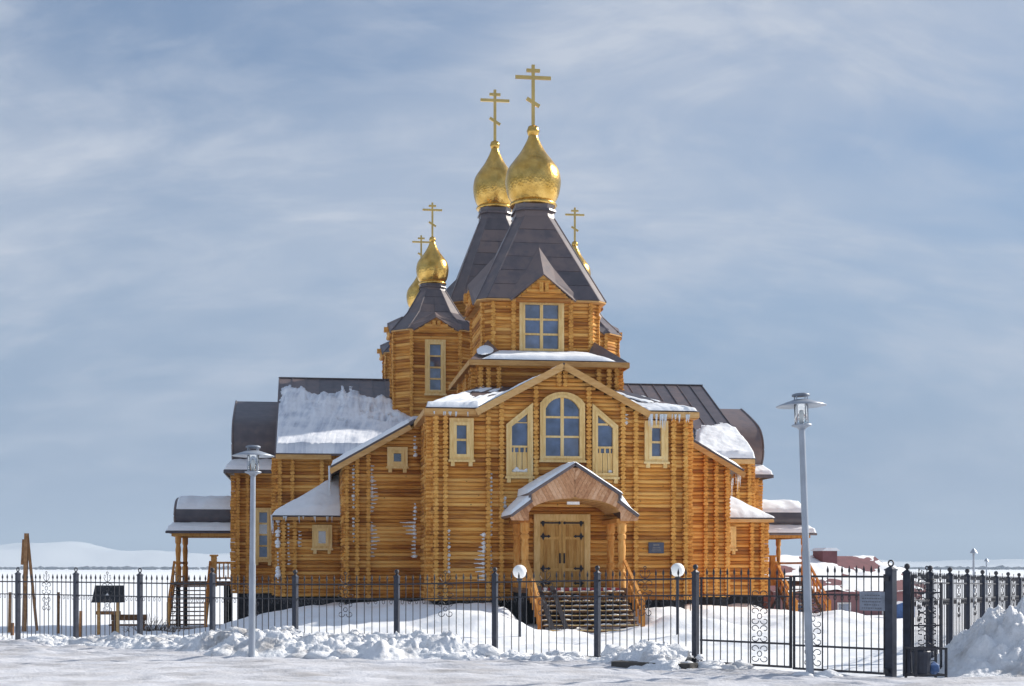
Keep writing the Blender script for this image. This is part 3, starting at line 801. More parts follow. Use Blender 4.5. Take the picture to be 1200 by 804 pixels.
for s in (-1, 1):
    bo = barrel('barrel_roof', s, 9.4, 12.62, BAR, CV)
    sk = MB()
    sk.slab([(s * 13.0, CV - 4.05, 6.55), (s * 10.4, CV - 4.05, 6.55), (s * 10.4, CV - 3.1, 7.05), (s * 12.6, CV - 3.1, 7.05)], 0.08)
    sk.slab([(s * 13.0, CV - 4.05, 6.55), (s * 13.0, CV + 4.05, 6.55), (s * 12.6, CV + 3.1, 7.05), (s * 12.6, CV - 3.1, 7.05)], 0.08)
    so = sk.build('skirt_roof', 'roof', church)
    m = MB(); m.bar((s * 13.0, CV - 4.04, 6.48), (s * 10.4, CV - 4.04, 6.48), 0.04, 0.14); m.bar((s * 12.99, CV - 4.04, 6.48), (s * 12.99, CV + 4.04, 6.48), 0.04, 0.14); m.build('fascia_board', 'roof', so)
    v0 = CV - XH
    WX = (-11.62, -10.86, 2.4, 4.85)
    if s < 0:
        log_wall('end_block_wall', (-XU, v0), (-WU, v0), ZB, 6.6, [(WX[0] + XU + 0.1, WX[1] + XU - 0.1, WX[2] + 0.1, WX[3] - 0.15)])
        window(*WX, v0, 1, 4, cas=0.2)
        log_wall('end_block_wall', (-XU, CV + XH), (-XU, v0), ZB, 6.6)
    else:
        log_wall('end_block_wall', (WU, v0), (XU, v0), ZB, 6.6)
        log_wall('end_block_wall', (XU, v0), (XU, CV + XH), ZB, 6.6)
    for u in (12.38, 11.95): log_ends(s * u, v0, (0, -1), ZB, 6.5)
    log_ends(s * XU, v0 + 0.12, (s, 0), ZB, 6.5)

# ---- second tier under the bell tower
TU, TV0, TV1 = 2.75, 3.0, 10.2
log_wall('tier_wall', (-TU, TV0), (TU, TV0), 8.3, 9.98)
log_wall('tier_wall', (TU, TV0), (TU, TV1), 8.3, 9.98); log_wall('tier_wall', (-TU, TV1), (-TU, TV0), 8.3, 9.98)
for u in (-2.65, -2.35, -1.95, 1.95, 2.35, 2.65): log_ends(u, TV0, (0, -1), 8.3, 9.9, out=0.28)
for s in (-1, 1):
    for v in (3.12, 3.7, 5.0, 8.0): log_ends(s * TU, v, (s, 0), 8.3, 9.9, out=0.25)
BV, BH, BC = 6.75, 2.26, 0.34
lo = [(-3.1, 2.55, 10.02), (3.1, 2.55, 10.02), (3.1, 10.6, 10.02), (-3.1, 10.6, 10.02)]
hi = [(-2.2, BV - BH + 0.05, 10.5), (2.2, BV - BH + 0.05, 10.5), (2.2, BV + BH, 10.5), (-2.2, BV + BH, 10.5)]
mb = MB()
for i in range(4): mb.slab([lo[i], lo[(i + 1) % 4], hi[(i + 1) % 4], hi[i]], 0.07)
tr2 = mb.build('tier_roof', 'roof', church)
m = MB()
for i in range(4):
    a, b = Vector(lo[i]), Vector(lo[(i + 1) % 4]); m.bar(a - Vector((0, 0, 0.11)), b - Vector((0, 0, 0.11)), 0.05, 0.2)
m.build('fascia_board', 'fascia', tr2)
m = MB(); m.ring_prism([(p[0] * 0.99, 2.6 if p[1] < 5 else 10.55, 9.90) for p in lo], [(p[0] * 0.86, 3.05 if p[1] < 5 else 10.1, 9.90) for p in lo], (0, 0, 0.05)); m.build('soffit', 'fascia', tr2)
# broaches rising against the chamfered corners of the tower
for sx in (-1, 1):
    for sy in (-1, 1):
        cvv = BV + sy * BH
        A = (sx * 3.05, 2.6 if sy < 0 else 10.55, 10.04); B_ = (sx * 1.55, cvv + sy * 0.95, 10.22); C = (sx * (BH + 0.4), BV + sy * 1.6, 10.25); D = (sx * (BH - 0.12), BV + sy * (BH - 0.12), 11.1)
        m = MB(); m.v += [A, B_, C, D]; m.f += [(0, 1, 3), (0, 3, 2), (1, 2, 3), (0, 2, 1)]; m.build('broach', 'roof', tr2)

def oct_ring(h, c, cu, cv, z):
    a = h - c
    return [Vector((cu + x, cv + y, z)) for x, y in ((-a, -h), (a, -h), (h, -a), (h, a), (a, h), (-a, h), (-h, a), (-h, -a))]
def dome(cu, cv, zb, R_, hgt, ball, cross_h, bar_w, lean=0.0):
    """onion dome with its collar, ball and eight-pointed cross"""
    pr = smooth_prof([(0.74, 0.0), (0.91, 0.11), (1.0, 0.28), (0.985, 0.40), (0.90, 0.51), (0.69, 0.63), (0.48, 0.74), (0.32, 0.85), (0.21, 0.94), (0.16, 1.0)], 4)
    mb = MB(); mb.lathe([(r * R_, z * hgt) for r, z in pr], (0, 0, 0), 40)
    d = mb.build('dome', 'gold', church, smooth=True); d.location = (cu, cv, zb)
    m = MB(); m.lathe([(0.70 * R_, -0.13 * R_), (0.82 * R_, -0.12 * R_), (0.87 * R_, -0.06 * R_), (0.83 * R_, 0.02 * R_), (0.72 * R_, 0.06 * R_)], (0, 0, 0), 40); m.build('gold_collar', 'gold', d, smooth=True)
    m = MB(); m.lathe([(0.02, -ball), (ball * 0.75, -ball * 0.7), (ball, 0), (ball * 0.75, ball * 0.7), (0.02, ball)], (0, 0, hgt + ball * 0.6), 16); m.build('ball', 'gold', d, smooth=True)
    z0 = zb + hgt + ball * 1.4; w = cross_h * 0.05; t = w * 0.8
    c = MB()
    c.bar((0, 0, 0), (0, 0, cross_h), w, t, up=(0, 1, 0))
    zc = cross_h * 0.80
    c.bar((-bar_w, 0, zc), (bar_w, 0, zc), t * 1.04, w)
    c.bar((-bar_w * 0.38, 0, cross_h * 0.91), (bar_w * 0.38, 0, cross_h * 0.91), t * 1.04, w)
    c.bar((-bar_w * 0.36, 0, cross_h * 0.47), (bar_w * 0.36, 0, cross_h * 0.35), t * 1.04, w)
    co = c.build('cross', 'cross_gold', church); co.location = (cu, cv, z0 - 0.1)
    return d
def tower(cu, cv, h, ch, zb, zt, eave, ech, ze, top, tch, ztop, gable, rows, cols, win=None, join=False, seglog=True, neck=0.7, mid=None):
    rg = oct_ring(h, ch, cu, cv, 0)
    names = 'tower_wall'
    for i in range(8):
        a, b = rg[i], rg[(i + 1) % 8]
        op = []
        if i == 0 and win: op = [(win[0] - a.x + 0.1, win[1] - a.x - 0.1, win[2] + 0.1, win[3] - 0.1)]
        log_wall(names, (a.x, a.y), (b.x, b.y), zb, zt, op, ext=0.05)
    dirs = [(-0.3, -1), (0.3, -1), (1, -0.3), (1, 0.3), (0.3, 1), (-0.3, 1), (-1, 0.3), (-1, -0.3)]
    for i in (7, 0, 1, 2, 6, 3): log_ends(rg[i].x, rg[i].y, dirs[i], zb, zt, out=0.14)
    if win: window(*win, cv - h, *( (2, 3) if win[1] - win[0] > 1.2 else (1, 4)), cas=0.22, ears=False)
    lo = oct_ring(eave, ech, cu, cv, ze); hi = oct_ring(top, tch, cu, cv, ztop)
    mb = MB()
    if mid:
        mi = oct_ring(mid[0], mid[1], cu, cv, mid[2]); mb.loft(lo, mi); mb.loft([p + Vector((0, 0, 1e-3)) for p in mi], hi)
    else: mb.loft(lo, hi)
    ro = mb.build('tent_roof', 'roof', church)
    q = []
    for i in (0, 2, 4, 6):
        if mid: q += [(lo[i], lo[(i + 1) % 8], mi[(i + 1) % 8], mi[i]), (mi[i], mi[(i + 1) % 8], hi[(i + 1) % 8], hi[i])]
        else: q.append((lo[i], lo[(i + 1) % 8], hi[(i + 1) % 8], hi[i]))
    sheet_roof(ro, q, rows, cols, join)
    # hip cappings
    m = MB()
    for i in range(8):
        pts = [lo[i]] + ([mi[i]] if mid else []) + [hi[i]]
        m.tube(pts, 0.035, 5)
    m.build('hip_cap', 'roof', ro)
    # eave soffit
    m = MB(); m.poly_prism([p - Vector((0, 0, 0.06)) for p in lo], (0, 0, 0.05)); m.build('soffit', 'fascia', ro)
    # neck
    m = MB()
    m.loft(oct_ring(top * 1.02, tch, cu, cv, ztop - 0.05), oct_ring(top * 0.98, tch, cu, cv, ztop + neck * 0.45))
    m.loft(oct_ring(top * 1.08, tch, cu, cv, ztop + neck * 0.45 + 0.004), oct_ring(top * 1.06, tch, cu, cv, ztop + neck * 0.6))
    m.loft(oct_ring(top * 0.96, tch, cu, cv, ztop + neck * 0.6 + 0.004), oct_ring(top * 1.02, tch, cu, cv, ztop + neck))
    m.build('neck', 'roof', ro)
    # gablets on the four faces
    ga, gz, gdep = gable                              # half width, apex height above eave, depth at which the ridge meets the tent
    for k in range(4):
        rot = Matrix.Rotation(k * math.pi / 2, 3, 'Z')
        def T(x, y, z): p = rot @ Vector((x, y, 0)); return (cu + p.x, cv + p.y, z)
        slope = (ztop - ze) / (eave - top)
        yb = -(eave - gdep); zb2 = ze + slope * gdep + 0.02
        A = T(0, -eave - 0.12, ze + gz)
        m = MB()
        for s in (-1, 1):
            C = T(s * (ga + 0.18), -eave - 0.06, ze - 0.06); Bq = T(0, yb, zb2)
            C2 = T(s * (ga + 0.42), -eave + 0.14, ze + 0.20)
            m.slab([A, Bq, C2, C], 0.05)
        m.build('gablet', 'roof', ro)
        g = MB(); y0 = -eave + 0.09
        for i in range(int(gz / 0.18) + 1):
            z = ze - 0.05 + i * 0.18; wv = ga * (1 - max(0, z - ze + 0.08) / gz)
            if wv < 0.06: break
            g.cyl(T(-wv, y0 - 0.12, z), T(wv, y0 - 0.12, z), 0.10, 8)
        g.build('gablet_logs', 'log', ro, kind='stuff')
        g = MB(); g.poly_prism([T(-ga * 1.08, y0 - 0.10, ze - 0.10), T(ga * 1.08, y0 - 0.10, ze - 0.10), T(0, y0 - 0.10, ze + gz * 1.0)], Vector(T(0, 0.06, 0)) - Vector(T(0, 0, 0))); g.build('gablet_board', 'log', ro)
        g = MB()
        for xx in (-0.11, 0.11): g.box(*sorted((T(xx - 0.07, y0 - 0.36, 0)[0], T(xx + 0.07, y0 - 0.1, 0)[0])), *sorted((T(xx - 0.07, y0 - 0.36, 0)[1], T(xx + 0.07, y0 - 0.1, 0)[1])), ze + gz * 0.25, ze + gz * 0.62)
        g.build('bracket', 'log_end', ro)
    return ro
# bell tower
tower(0, BV, BH, BC, 10.1, 12.72, 2.6, 0.36, 12.68, 0.80, 0.32, 16.38, (1.12, 0.98, 1.12), 6, 3, win=(-0.92, 0.86, 10.55, 12.72), neck=0.58)
dome(0, BV, 17.06, 1.14, 2.85, 0.27, 2.62, 0.74)
for u in (-1.15, 1.15): log_ends(u, BV - BH, (0, -1), 10.3, 12.7, out=0.14)
# central tower
tower(0, CV, 2.15, 0.6, 9.5, 14.85, 2.45, 0.5, 14.85, 0.76, 0.3, 19.25, (0.9, 0.85, 0.6), 7, 3, neck=0.6)
dome(0, CV, 19.95, 1.08, 2.95, 0.25, 2.66, 0.72)
# four corner towers
for sx, sy in ((-1, -1), (1, -1), (-1, 1), (1, 1)):
    cu, cv = sx * 3.4, CV + sy * 3.4
    win = (cu - 0.50, cu + 0.44, 10.0, 12.5) if sy < 0 else None
    tower(cu, cv, 1.80, 0.72, 7.8, 13.0, 2.0, 0.72, 12.98, 0.58, 0.26, 15.05, (0.85, 0.55, 0.6), 3, 2, win=win, join=True, neck=0.3, mid=(1.22, 0.5, 13.9))
    dome(cu, cv, 15.45, 0.76, 1.95, 0.16, 1.72, 0.46)

# ================================================================== main entrance
PZ = 1.38
ent = MB(); ent.box(-1.9, 1.9, -2.75, -0.12, PZ - 0.16, PZ); ent.build('porch_deck', 'tread', church)
m = MB()
for u in (-1.75, 0, 1.75):
    for v in (-2.5, -0.5): m.box(u - 0.09, u + 0.09, v - 0.09, v + 0.09, -0.4, PZ - 0.16)
m.build('deck_pier', 'plinth', church)
# striped runner hanging at the deck edge
for k in range(11):
    u = -1.5 + k * 0.3
    m = MB(); m.box(u - 0.085, u + 0.085, -2.79, -2.753, PZ - 0.12, PZ + 0.012); m.build('edge_strip', 'red', church)
    if k < 10:
        m = MB(); m.box(u + 0.09, u + 0.21, -2.785, -2.753, PZ - 0.09, PZ + 0.02); m.build('edge_strip', 'pale', church)
# door
dm = MB()
o = [(DOOR[0], -0.2, DOOR[2]), (DOOR[1], -0.2, DOOR[2]), (DOOR[1], -0.2, DOOR[3]), (DOOR[0], -0.2, DOOR[3])]
i_ = [(DOOR[0] + 0.22, -0.2, DOOR[2] + 0.001), (DOOR[1] - 0.22, -0.2, DOOR[2] + 0.001), (DOOR[1] - 0.22, -0.2, DOOR[3] - 0.24), (DOOR[0] + 0.22, -0.2, DOOR[3] - 0.24)]
dm.ring_prism(o, i_, (0, 0.2, 0)); df = dm.build('door_frame', 'casing', church)
for s in (-1, 1):
    a, b = sorted((s * 0.008, s * 0.815)); z0, z1 = DOOR[2] + 0.02, DOOR[3] - 0.245
    m = MB(); m.box(a, b, -0.10, -0.05, z0, z1)
    m.ring_prism([(a, -0.13, z0), (b, -0.13, z0), (b, -0.13, z1), (a, -0.13, z1)], [(a + 0.12, -0.13, z0 + 0.14), (b - 0.12, -0.13, z0 + 0.14), (b - 0.12, -0.13, z1 - 0.12), (a + 0.12, -0.13, z1 - 0.12)], (0, 0.035, 0))
    for zz in (z0 + 0.62, z1 - 0.62): m.box(a + 0.12, b - 0.12, -0.13, -0.096, zz - 0.05, zz + 0.05)
    lf = m.build('door_leaf', 'door', church)
    for k in range(4):
        w = (b - a - 0.24) / 4; q = MB(); q.box(a + 0.12 + k * w + 0.006, a + 0.12 + (k + 1) * w - 0.006, -0.112, -0.098, z0 + 0.14, z1 - 0.12); q.build('door_board', 'door_panel', lf)
    ue = s * 0.80
    for zz, ln in ((z1 - 0.07, 0.70), (z1 - 0.56, 0.30), (z0 + 0.66, 0.30), (z0 + 0.12, 0.30)):
        q = MB(); q.box(*sorted((ue, ue - s * ln)), -0.148, -0.131, zz - 0.03, zz + 0.03)
        q.poly_prism([(ue - s * 0.02, -0.15, zz), (ue - s * 0.10, -0.15, zz - 0.15), (ue - s * 0.17, -0.15, zz), (ue - s * 0.10, -0.15, zz + 0.15)], (0, 0.02, 0))
        q.poly_prism([(ue - s * (ln - 0.06), -0.152, zz), (ue - s * ln, -0.152, zz - 0.06), (ue - s * (ln + 0.08), -0.152, zz), (ue - s * ln, -0.152, zz + 0.06)], (0, 0.02, 0))
        q.build('strap_hinge', 'hinge', lf)
    q = MB(); q.box(*sorted((s * 0.05, s * 0.11)), -0.15, -0.131, 2.25, 2.62); q.cyl((s * 0.08, -0.20, 2.28), (s * 0.08, -0.20, 2.58), 0.014, 6)
    q.cyl((s * 0.08, -0.20, 2.30), (s * 0.08, -0.13, 2.30), 0.012, 6); q.cyl((s * 0.08, -0.20, 2.56), (s * 0.08, -0.13, 2.56), 0.012, 6); q.build('door_handle', 'hinge', lf)
# canopy: gable with stepped eaves, planked front, arched opening
CF = -2.72
apx, kz, ku, dz, ez, eu = 5.74, 4.66, 1.66, 0.24, 3.92, 2.27
def canopy_top(u):
    u = abs(u)
    if u <= ku: return apx + (kz - apx) * u / ku
    return (kz - dz) + (ez - (kz - dz)) * (u - ku) / (eu - ku)
cr = MB()
for s in (-1, 1):
    cr.slab([(0, CF - 0.12, apx), (s * ku, CF - 0.12, kz), (s * ku, 0.0, kz), (0, 0.0, apx)], 0.09)
    cr.slab([(s * ku * 0.93, CF - 0.12, kz - dz + 0.03), (s * eu, CF - 0.12, ez), (s * eu, 0.0, ez), (s * ku * 0.93, 0.0, kz - dz + 0.03)], 0.09)
    cr.box(*sorted((s * (ku - 0.12), s * (ku - 0.02))), CF - 0.1, 0.0, kz - dz - 0.05, kz - 0.03)
cro = cr.build('canopy_roof', 'roof', church)
def arch(u): return 4.50 - 0.55 * (1 - math.sqrt(max(0.0, 1 - (u / 1.62) ** 2))) if abs(u) < 1.62 else 3.72
# fascia planks fanning from the middle, each its own board
def clip_poly(poly, a, b, c):    # keep a*x+b*z<=c
    out = []
    for i in range(len(poly)):
        p, q = poly[i], poly[(i + 1) % len(poly)]; fp = a * p[0] + b * p[1] - c; fq = a * q[0] + b * q[1] - c
        if fp <= 0: out.append(p)
        if (fp < 0 < fq) or (fq < 0 < fp): t = fp / (fp - fq); out.append((p[0] + (q[0] - p[0]) * t, p[1] + (q[1] - p[1]) * t))
    return out
npl = 0
for s in (-1, 1):
    slx, slz = 0.55, 1.0                       # plank direction leans outwards towards the top
    ln = math.hypot(slx, slz); nx_, nz_ = slz / ln, -slx / ln
    for k in range(-22, 16):
        c0 = k * 0.13 - 0.0; c1 = c0 + 0.124
        top = [(u * eu / 24, canopy_top(u * eu / 24) - 0.10) for u in range(25)]
        bot = [(u * eu / 24, min(arch(u * eu / 24), canopy_top(u * eu / 24) - 0.11)) for u in range(25)]
        # board as strip between lines n.p=c in mirrored coordinates, built column by column
        zc0 = 4.0
        pts_t, pts_b = [], []
        for i in range(60):
            z = 3.6 + (apx - 3.6) * i / 59
            ua = (c0 + zc0 * nz_ * 0 - nz_ * (z - zc0)) / nx_; ub = (c1 - nz_ * (z - zc0)) / nx_
            pts_t.append((ua, ub, z))
        cells = []
        for (ua, ub, z) in pts_t:
            m_ = (ua + ub) / 2
            if 0.0 <= m_ <= eu and arch(m_) <= z <= canopy_top(m_) - 0.09: cells.append((max(ua, 0.004), ub, z))
        if len(cells) < 2: continue
        lo_, hi_ = cells[0], cells[-1]
        def snap(u, z, up):
            return z
        zA0 = None
        poly = [(lo_[0], lo_[2]), (lo_[1], lo_[2]), (hi_[1], hi_[2]), (hi_[0], hi_[2])]
        def ext(u_sel, up):
            c = c0 if u_sel == 0 else c1
            z = (lo_[2] + hi_[2]) / 2
            for _ in range(200):
                z2 = z + (0.01 if up else -0.01); u = (c - nz_ * (z2 - zc0)) / nx_
                if u < 0.004 or u > eu: break
                if up and z2 > canopy_top(u) - 0.085: break
                if not up and z2 < arch(u): break
                z = z2
            return ((c - nz_ * (z - zc0)) / nx_, z)
        poly = [ext(0, False), ext(1, False), ext(1, True), ext(0, True)]
        if any(p[0] < -0.02 for p in poly):
            poly = clip_poly(poly, -1, 0, -0.003)
        if len(poly) < 3: continue
        mb = MB(); mb.poly_prism([(s * p[0], CF + random.uniform(-0.006, 0.006), p[1]) for p in poly], (0, 0.05, 0)); mb.build('fascia_plank', 'plank', cro); npl += 1
m = MB()
pts = [(u / 20 * 1.6, arch(u / 20 * 1.6)) for u in range(-20, 21)]
for a, b in zip(pts[:-1], pts[1:]):
    m.poly_prism([(a[0], CF + 0.05, a[1]), (b[0], CF + 0.05, b[1]), (b[0], CF + 0.05, b[1] + 0.09), (a[0], CF + 0.05, a[1] + 0.09)], (0, 2.6, 0))
m.build('arched_ceiling', 'fascia', cro)
for s in (-1, 1):
    m = MB(); m.box(*sorted((s * 1.5, s * 1.95)), CF + 0.06, -0.02, 3.66, 3.80); m.build('canopy_beam', 'pillar', cro)
m = MB(); m.box(-0.22, 0.22, CF + 0.3, CF + 0.42, 4.30, 4.40); m.build('ceiling_lamp', 'globe', cro)
def pillar(u, v):
    prof = [(0.15, 0), (0.15, 0.55), (0.11, 0.60), (0.11, 0.66), (0.155, 0.72), (0.155, 0.84), (0.11, 0.92), (0.135, 1.25), (0.14, 1.45), (0.11, 1.68), (0.15, 1.74), (0.155, 1.84), (0.11, 1.90), (0.16, 1.98), (0.16, 2.28)]
    mb = MB(); mb.lathe(prof, (u, v, PZ), 12, rot=math.pi / 12); return mb.build('porch_pillar', 'pillar', church)
for s in (-1, 1):
    pillar(s * 1.72, CF + 0.28); pillar(s * 1.72, -0.55)
# steps
NST = 9
step_h = PZ / NST; step_d = 0.29
for k in range(NST):
    z = PZ - (k + 1) * step_h * 1.0; v1 = -2.80 - k * step_d
    m = MB(); m.box(-1.55, 1.72, v1 - step_d - 0.03, v1 - 0.01, z - 0.05 + 0.02, z + 0.02); m.build('tread', 'tread', church)
    m = MB(); m.box(-1.50, 1.67, v1 - step_d - 0.035, v1 - step_d + 0.03, z + 0.022, z + 0.045); m.build('nosing', 'casing', church)
for u in (-1.5, 0.1, 1.66):
    m = MB(); m.poly_prism([(u, -2.76, PZ - 0.2), (u, -2.80 - NST * step_d, -0.1), (u, -2.80 - NST * step_d, -0.35), (u, -2.76, PZ - 0.55)], (0.07, 0, 0)); m.build('stringer', 'tread', church)
mb = MB(); rs = random.Random(31)
for k in range(NST):
    z = PZ - (k + 1) * step_h + 0.045; v1 = -2.80 - k * step_d
    for q in range(26):
        u = rs.uniform(-1.45, 1.62); e_ = 1.0 if abs(u) > 1.0 else 0.55
        if rs.random() < e_: mb.blob((u, v1 - rs.uniform(0.02, 0.14), z), rs.uniform(0.03, 0.09), (1.8, 0.7, 0.35), seed=k * 30 + q, amp=0.5)
o = mb.build('step_snow', 'roof_snow', smooth=True); o.location = (CX, CY, 0); o.rotation_euler = (0, 0, TH); tag(o, 'patches of snow lying on the treads of the entrance steps', kind='stuff')
# two wheel ramps lying on the left of the stairs
for u in (-1.28, -0.82):
    m = MB(); m.bar((u, -2.75, PZ + 0.05), (u + 0.02, -2.85 - NST * step_d, 0.10), 0.16, 0.05); m.build('ramp_rail', 'iron', church)
def stair_rail(parent_name, u, va, za, vb, zb, h=0.95, mat='pillar', nb=6):
    m = MB(); m.bar((u, va, za + h), (u, vb, zb + h), 0.10, 0.08); m.bar((u, va, za + h * 0.55), (u, vb, zb + h * 0.55), 0.06, 0.07)
    m.build('handrail', mat, church)
    m = MB(); m.box(u - 0.065, u + 0.065, vb - 0.065, vb + 0.065, zb - 0.15, zb + h + 0.1); m.build('newel_post', mat, church)
    for k in range(1, nb):
        t = k / nb; v = va + (vb - va) * t; z = za + (zb - za) * t
        m = MB(); m.box(u - 0.03, u + 0.03, v - 0.03, v + 0.03, z - 0.05, z + h - 0.03); m.build('baluster', mat, church)
for u in (-1.66, 1.80): stair_rail('', u, CF + 0.2, PZ, -2.72 - NST * step_d, 0.05)
# plaque on the wall
m = MB(); m.box(3.22, 3.80, -0.19, -0.13, 2.62, 3.02); pq = m.build('wall_plaque', 'plaque', church)
m = MB()
m.box(3.40, 3.62, -0.193, -0.1905, 2.90, 2.955)
for k in range(3): m.box(3.33 + 0.02 * k, 3.69 - 0.02 * k, -0.193, -0.1905, 2.70 + 0.06 * k, 2.72 + 0.06 * k)
m.build('plaque_lettering', 'plaque_mark', pq)

# ================================================================== side porches
PBAR = smooth_prof([(1.75, 4.12), (2.02, 4.32), (2.05, 4.6), (1.75, 4.98), (1.1, 5.28), (0, 5.42)], 5)
for s in (-1, 1):
    pb = barrel('porch_barrel_roof', s, 12.55, 15.35, PBAR, CV - 0.1)
    m = MB()
    m.slab([(s * 15.75, CV - 2.5, 3.78), (s * 12.56, CV - 2.5, 3.78), (s * 12.56, CV - 1.7, 4.15), (s * 15.35, CV - 1.7, 4.15)], 0.10)
    m.slab([(s * 15.75, CV - 2.5, 3.78), (s * 15.75, CV + 2.3, 3.78), (s * 15.35, CV + 1.5, 4.15), (s * 15.35, CV - 1.7, 4.15)], 0.10)
    m.slab([(s * 15.75, CV + 2.3, 3.78), (s * 12.56, CV + 2.3, 3.78), (s * 12.56, CV + 1.5, 4.15), (s * 15.35, CV + 1.5, 4.15)], 0.10)
    m.build('porch_skirt_roof', 'roof', church)
    m = MB(); m.ring_prism([(s * 15.5, CV - 2.2, 3.56), (s * 12.6, CV - 2.2, 3.56), (s * 12.6, CV + 2.0, 3.56), (s * 15.5, CV + 2.0, 3.56)], [(s * 15.3, CV - 2.0, 3.56), (s * 12.8, CV - 2.0, 3.56), (s * 12.8, CV + 1.8, 3.56), (s * 15.3, CV + 1.8, 3.56)], (0, 0, 0.16)); m.build('porch_beam', 'pillar', church)
    for v in (CV - 2.05, CV + 1.85):
        prof = [(0.14, 0), (0.14, 0.7), (0.10, 0.78), (0.14, 0.9), (0.10, 1.0), (0.13, 1.5), (0.10, 1.75), (0.14, 1.85), (0.14, 2.16)]
        mb = MB(); mb.lathe(prof, (s * 15.2, v, 1.42), 10); mb.build('porch_pillar', 'pillar', church)
    m = MB(); m.box(*sorted((s * 12.56, s * 15.45)), CV - 2.3, CV + 2.1, 1.24, 1.42); m.build('porch_deck', 'tread', church)
    for u in (13.0, 15.2):
        for v in (CV - 2.1, CV + 1.9):
            m = MB(); m.box(s * u - 0.1, s * u + 0.1, v - 0.1, v + 0.1, -1.4, 1.24); m.build('deck_pier', 'plinth', church)
    # stairs to the front
    vs_ = CV - 2.3
    for k in range(11):
        z = 1.42 - (k + 1) * 0.185; v1 = vs_ - k * 0.28
        m = MB(); m.box(*sorted((s * 13.75, s * 15.35)), v1 - 0.30, v1 - 0.01, z - 0.05, z); m.build('tread', 'tread', church)
    for u in (13.72, 15.36):
        m = MB(); m.bar((s * u, vs_, 1.25), (s * u, vs_ - 11 * 0.28, -0.75), 0.06, 0.26); m.build('stringer', 'tread', church)
        stair_rail('', s * u, vs_ + 0.05, 1.42, vs_ - 10.5 * 0.28, -0.5, nb=7)
    # railing beside the stairs and the big newel
    m = MB(); m.box(*sorted((s * 13.42, s * 13.68)), vs_ - 0.02, vs_ + 0.22, 1.2, 2.62); m.box(*sorted((s * 13.36, s * 13.74)), vs_ - 0.06, vs_ + 0.26, 2.62, 2.70); m.build('newel_post', 'pillar', church)
    m = MB(); m.bar((s * 13.5, vs_ + 0.1, 2.32), (s * 12.56, vs_ + 0.1, 2.32), 0.08, 0.1); m.bar((s * 13.5, vs_ + 0.1, 1.6), (s * 12.56, vs_ + 0.1, 1.6), 0.06, 0.08); m.build('handrail', 'pillar', church)
    for k in range(4):
        u = 13.3 - k * 0.2; m = MB(); m.box(s * u - 0.03, s * u + 0.03, vs_ + 0.07, vs_ + 0.13, 1.64, 2.28); m.build('baluster', 'pillar', church)
    # side railing of the deck
    m = MB(); m.bar((s * 15.3, vs_ + 0.3, 2.32), (s * 15.3, CV + 1.9, 2.32), 0.08, 0.1); m.bar((s * 15.3, vs_ + 0.3, 1.65), (s * 15.3, CV + 1.9, 1.65), 0.06, 0.08); m.build('handrail', 'pillar', church)
    # braces under the right deck
    if s > 0:
        m = MB(); m.bar((13.1, vs_ - 0.2, -0.5), (14.0, vs_ - 0.2, 1.15), 0.12, 0.1); m.bar((14.9, vs_ - 0.2, -0.5), (14.05, vs_ - 0.2, 1.15), 0.12, 0.1); m.bar((14.02, vs_ - 0.25, -0.6), (14.02, vs_ - 0.25, 1.15), 0.12, 0.1); m.build('deck_brace', 'iron', church)

# ================================================================== snow lying on the church
def snow_patch(label, fn, hfn, n=60, m=40, up=(0, 0, 1), mat='roof_snow'):
    """fn(s,t) -> point on the roof, hfn(s,t) -> snow depth (negative = bare)"""
    mb = MB(); H = {}
    up = Vector(up)
    for j in range(m + 1):
        for i in range(n + 1):
            s, t = i / n, j / m; h = hfn(s, t)
            edge = min(s, 1 - s, t, 1 - t)
            if edge < 0.004: h = min(h, -0.0) if h > 0 else h
            H[i, j] = h
            p = Vector(fn(s, t)) + up * (max(h, -0.02) if h > 0 else -0.015)
            mb.v.append(tuple(p))
    for j in range(m):
        for i in range(n):
            q = [(i, j), (i + 1, j), (i + 1, j + 1), (i, j + 1)]
            if max(H[a] for a in q) > 0.0: mb.f.append(tuple(b * (n + 1) + a for a, b in q))
    if not mb.f: return None
    used = sorted({i for f in mb.f for i in f}); mp = {a: k for k, a in enumerate(used)}
    mb.v = [mb.v[i] for i in used]; mb.f = [tuple(mp[i] for i in f) for f in mb.f]
    o = mb.build('roof_snow', mat, smooth=True); o.location = (CX, CY, 0); o.rotation_euler = (0, 0, TH)
    tag(o, label, kind='stuff'); return o
def quad(a, b, c, d, lift=0.03):
    a, b, c, d = map(Vector, (a, b, c, d)); L_ = Vector((0, 0, lift))
    return lambda s, t: a.lerp(b, s).lerp(d.lerp(c, s), t) + L_
def fr(x, y, z=0.0, o=4): return noise.fractal(Vector((x, y, z)), 0.9, 2.0, o)
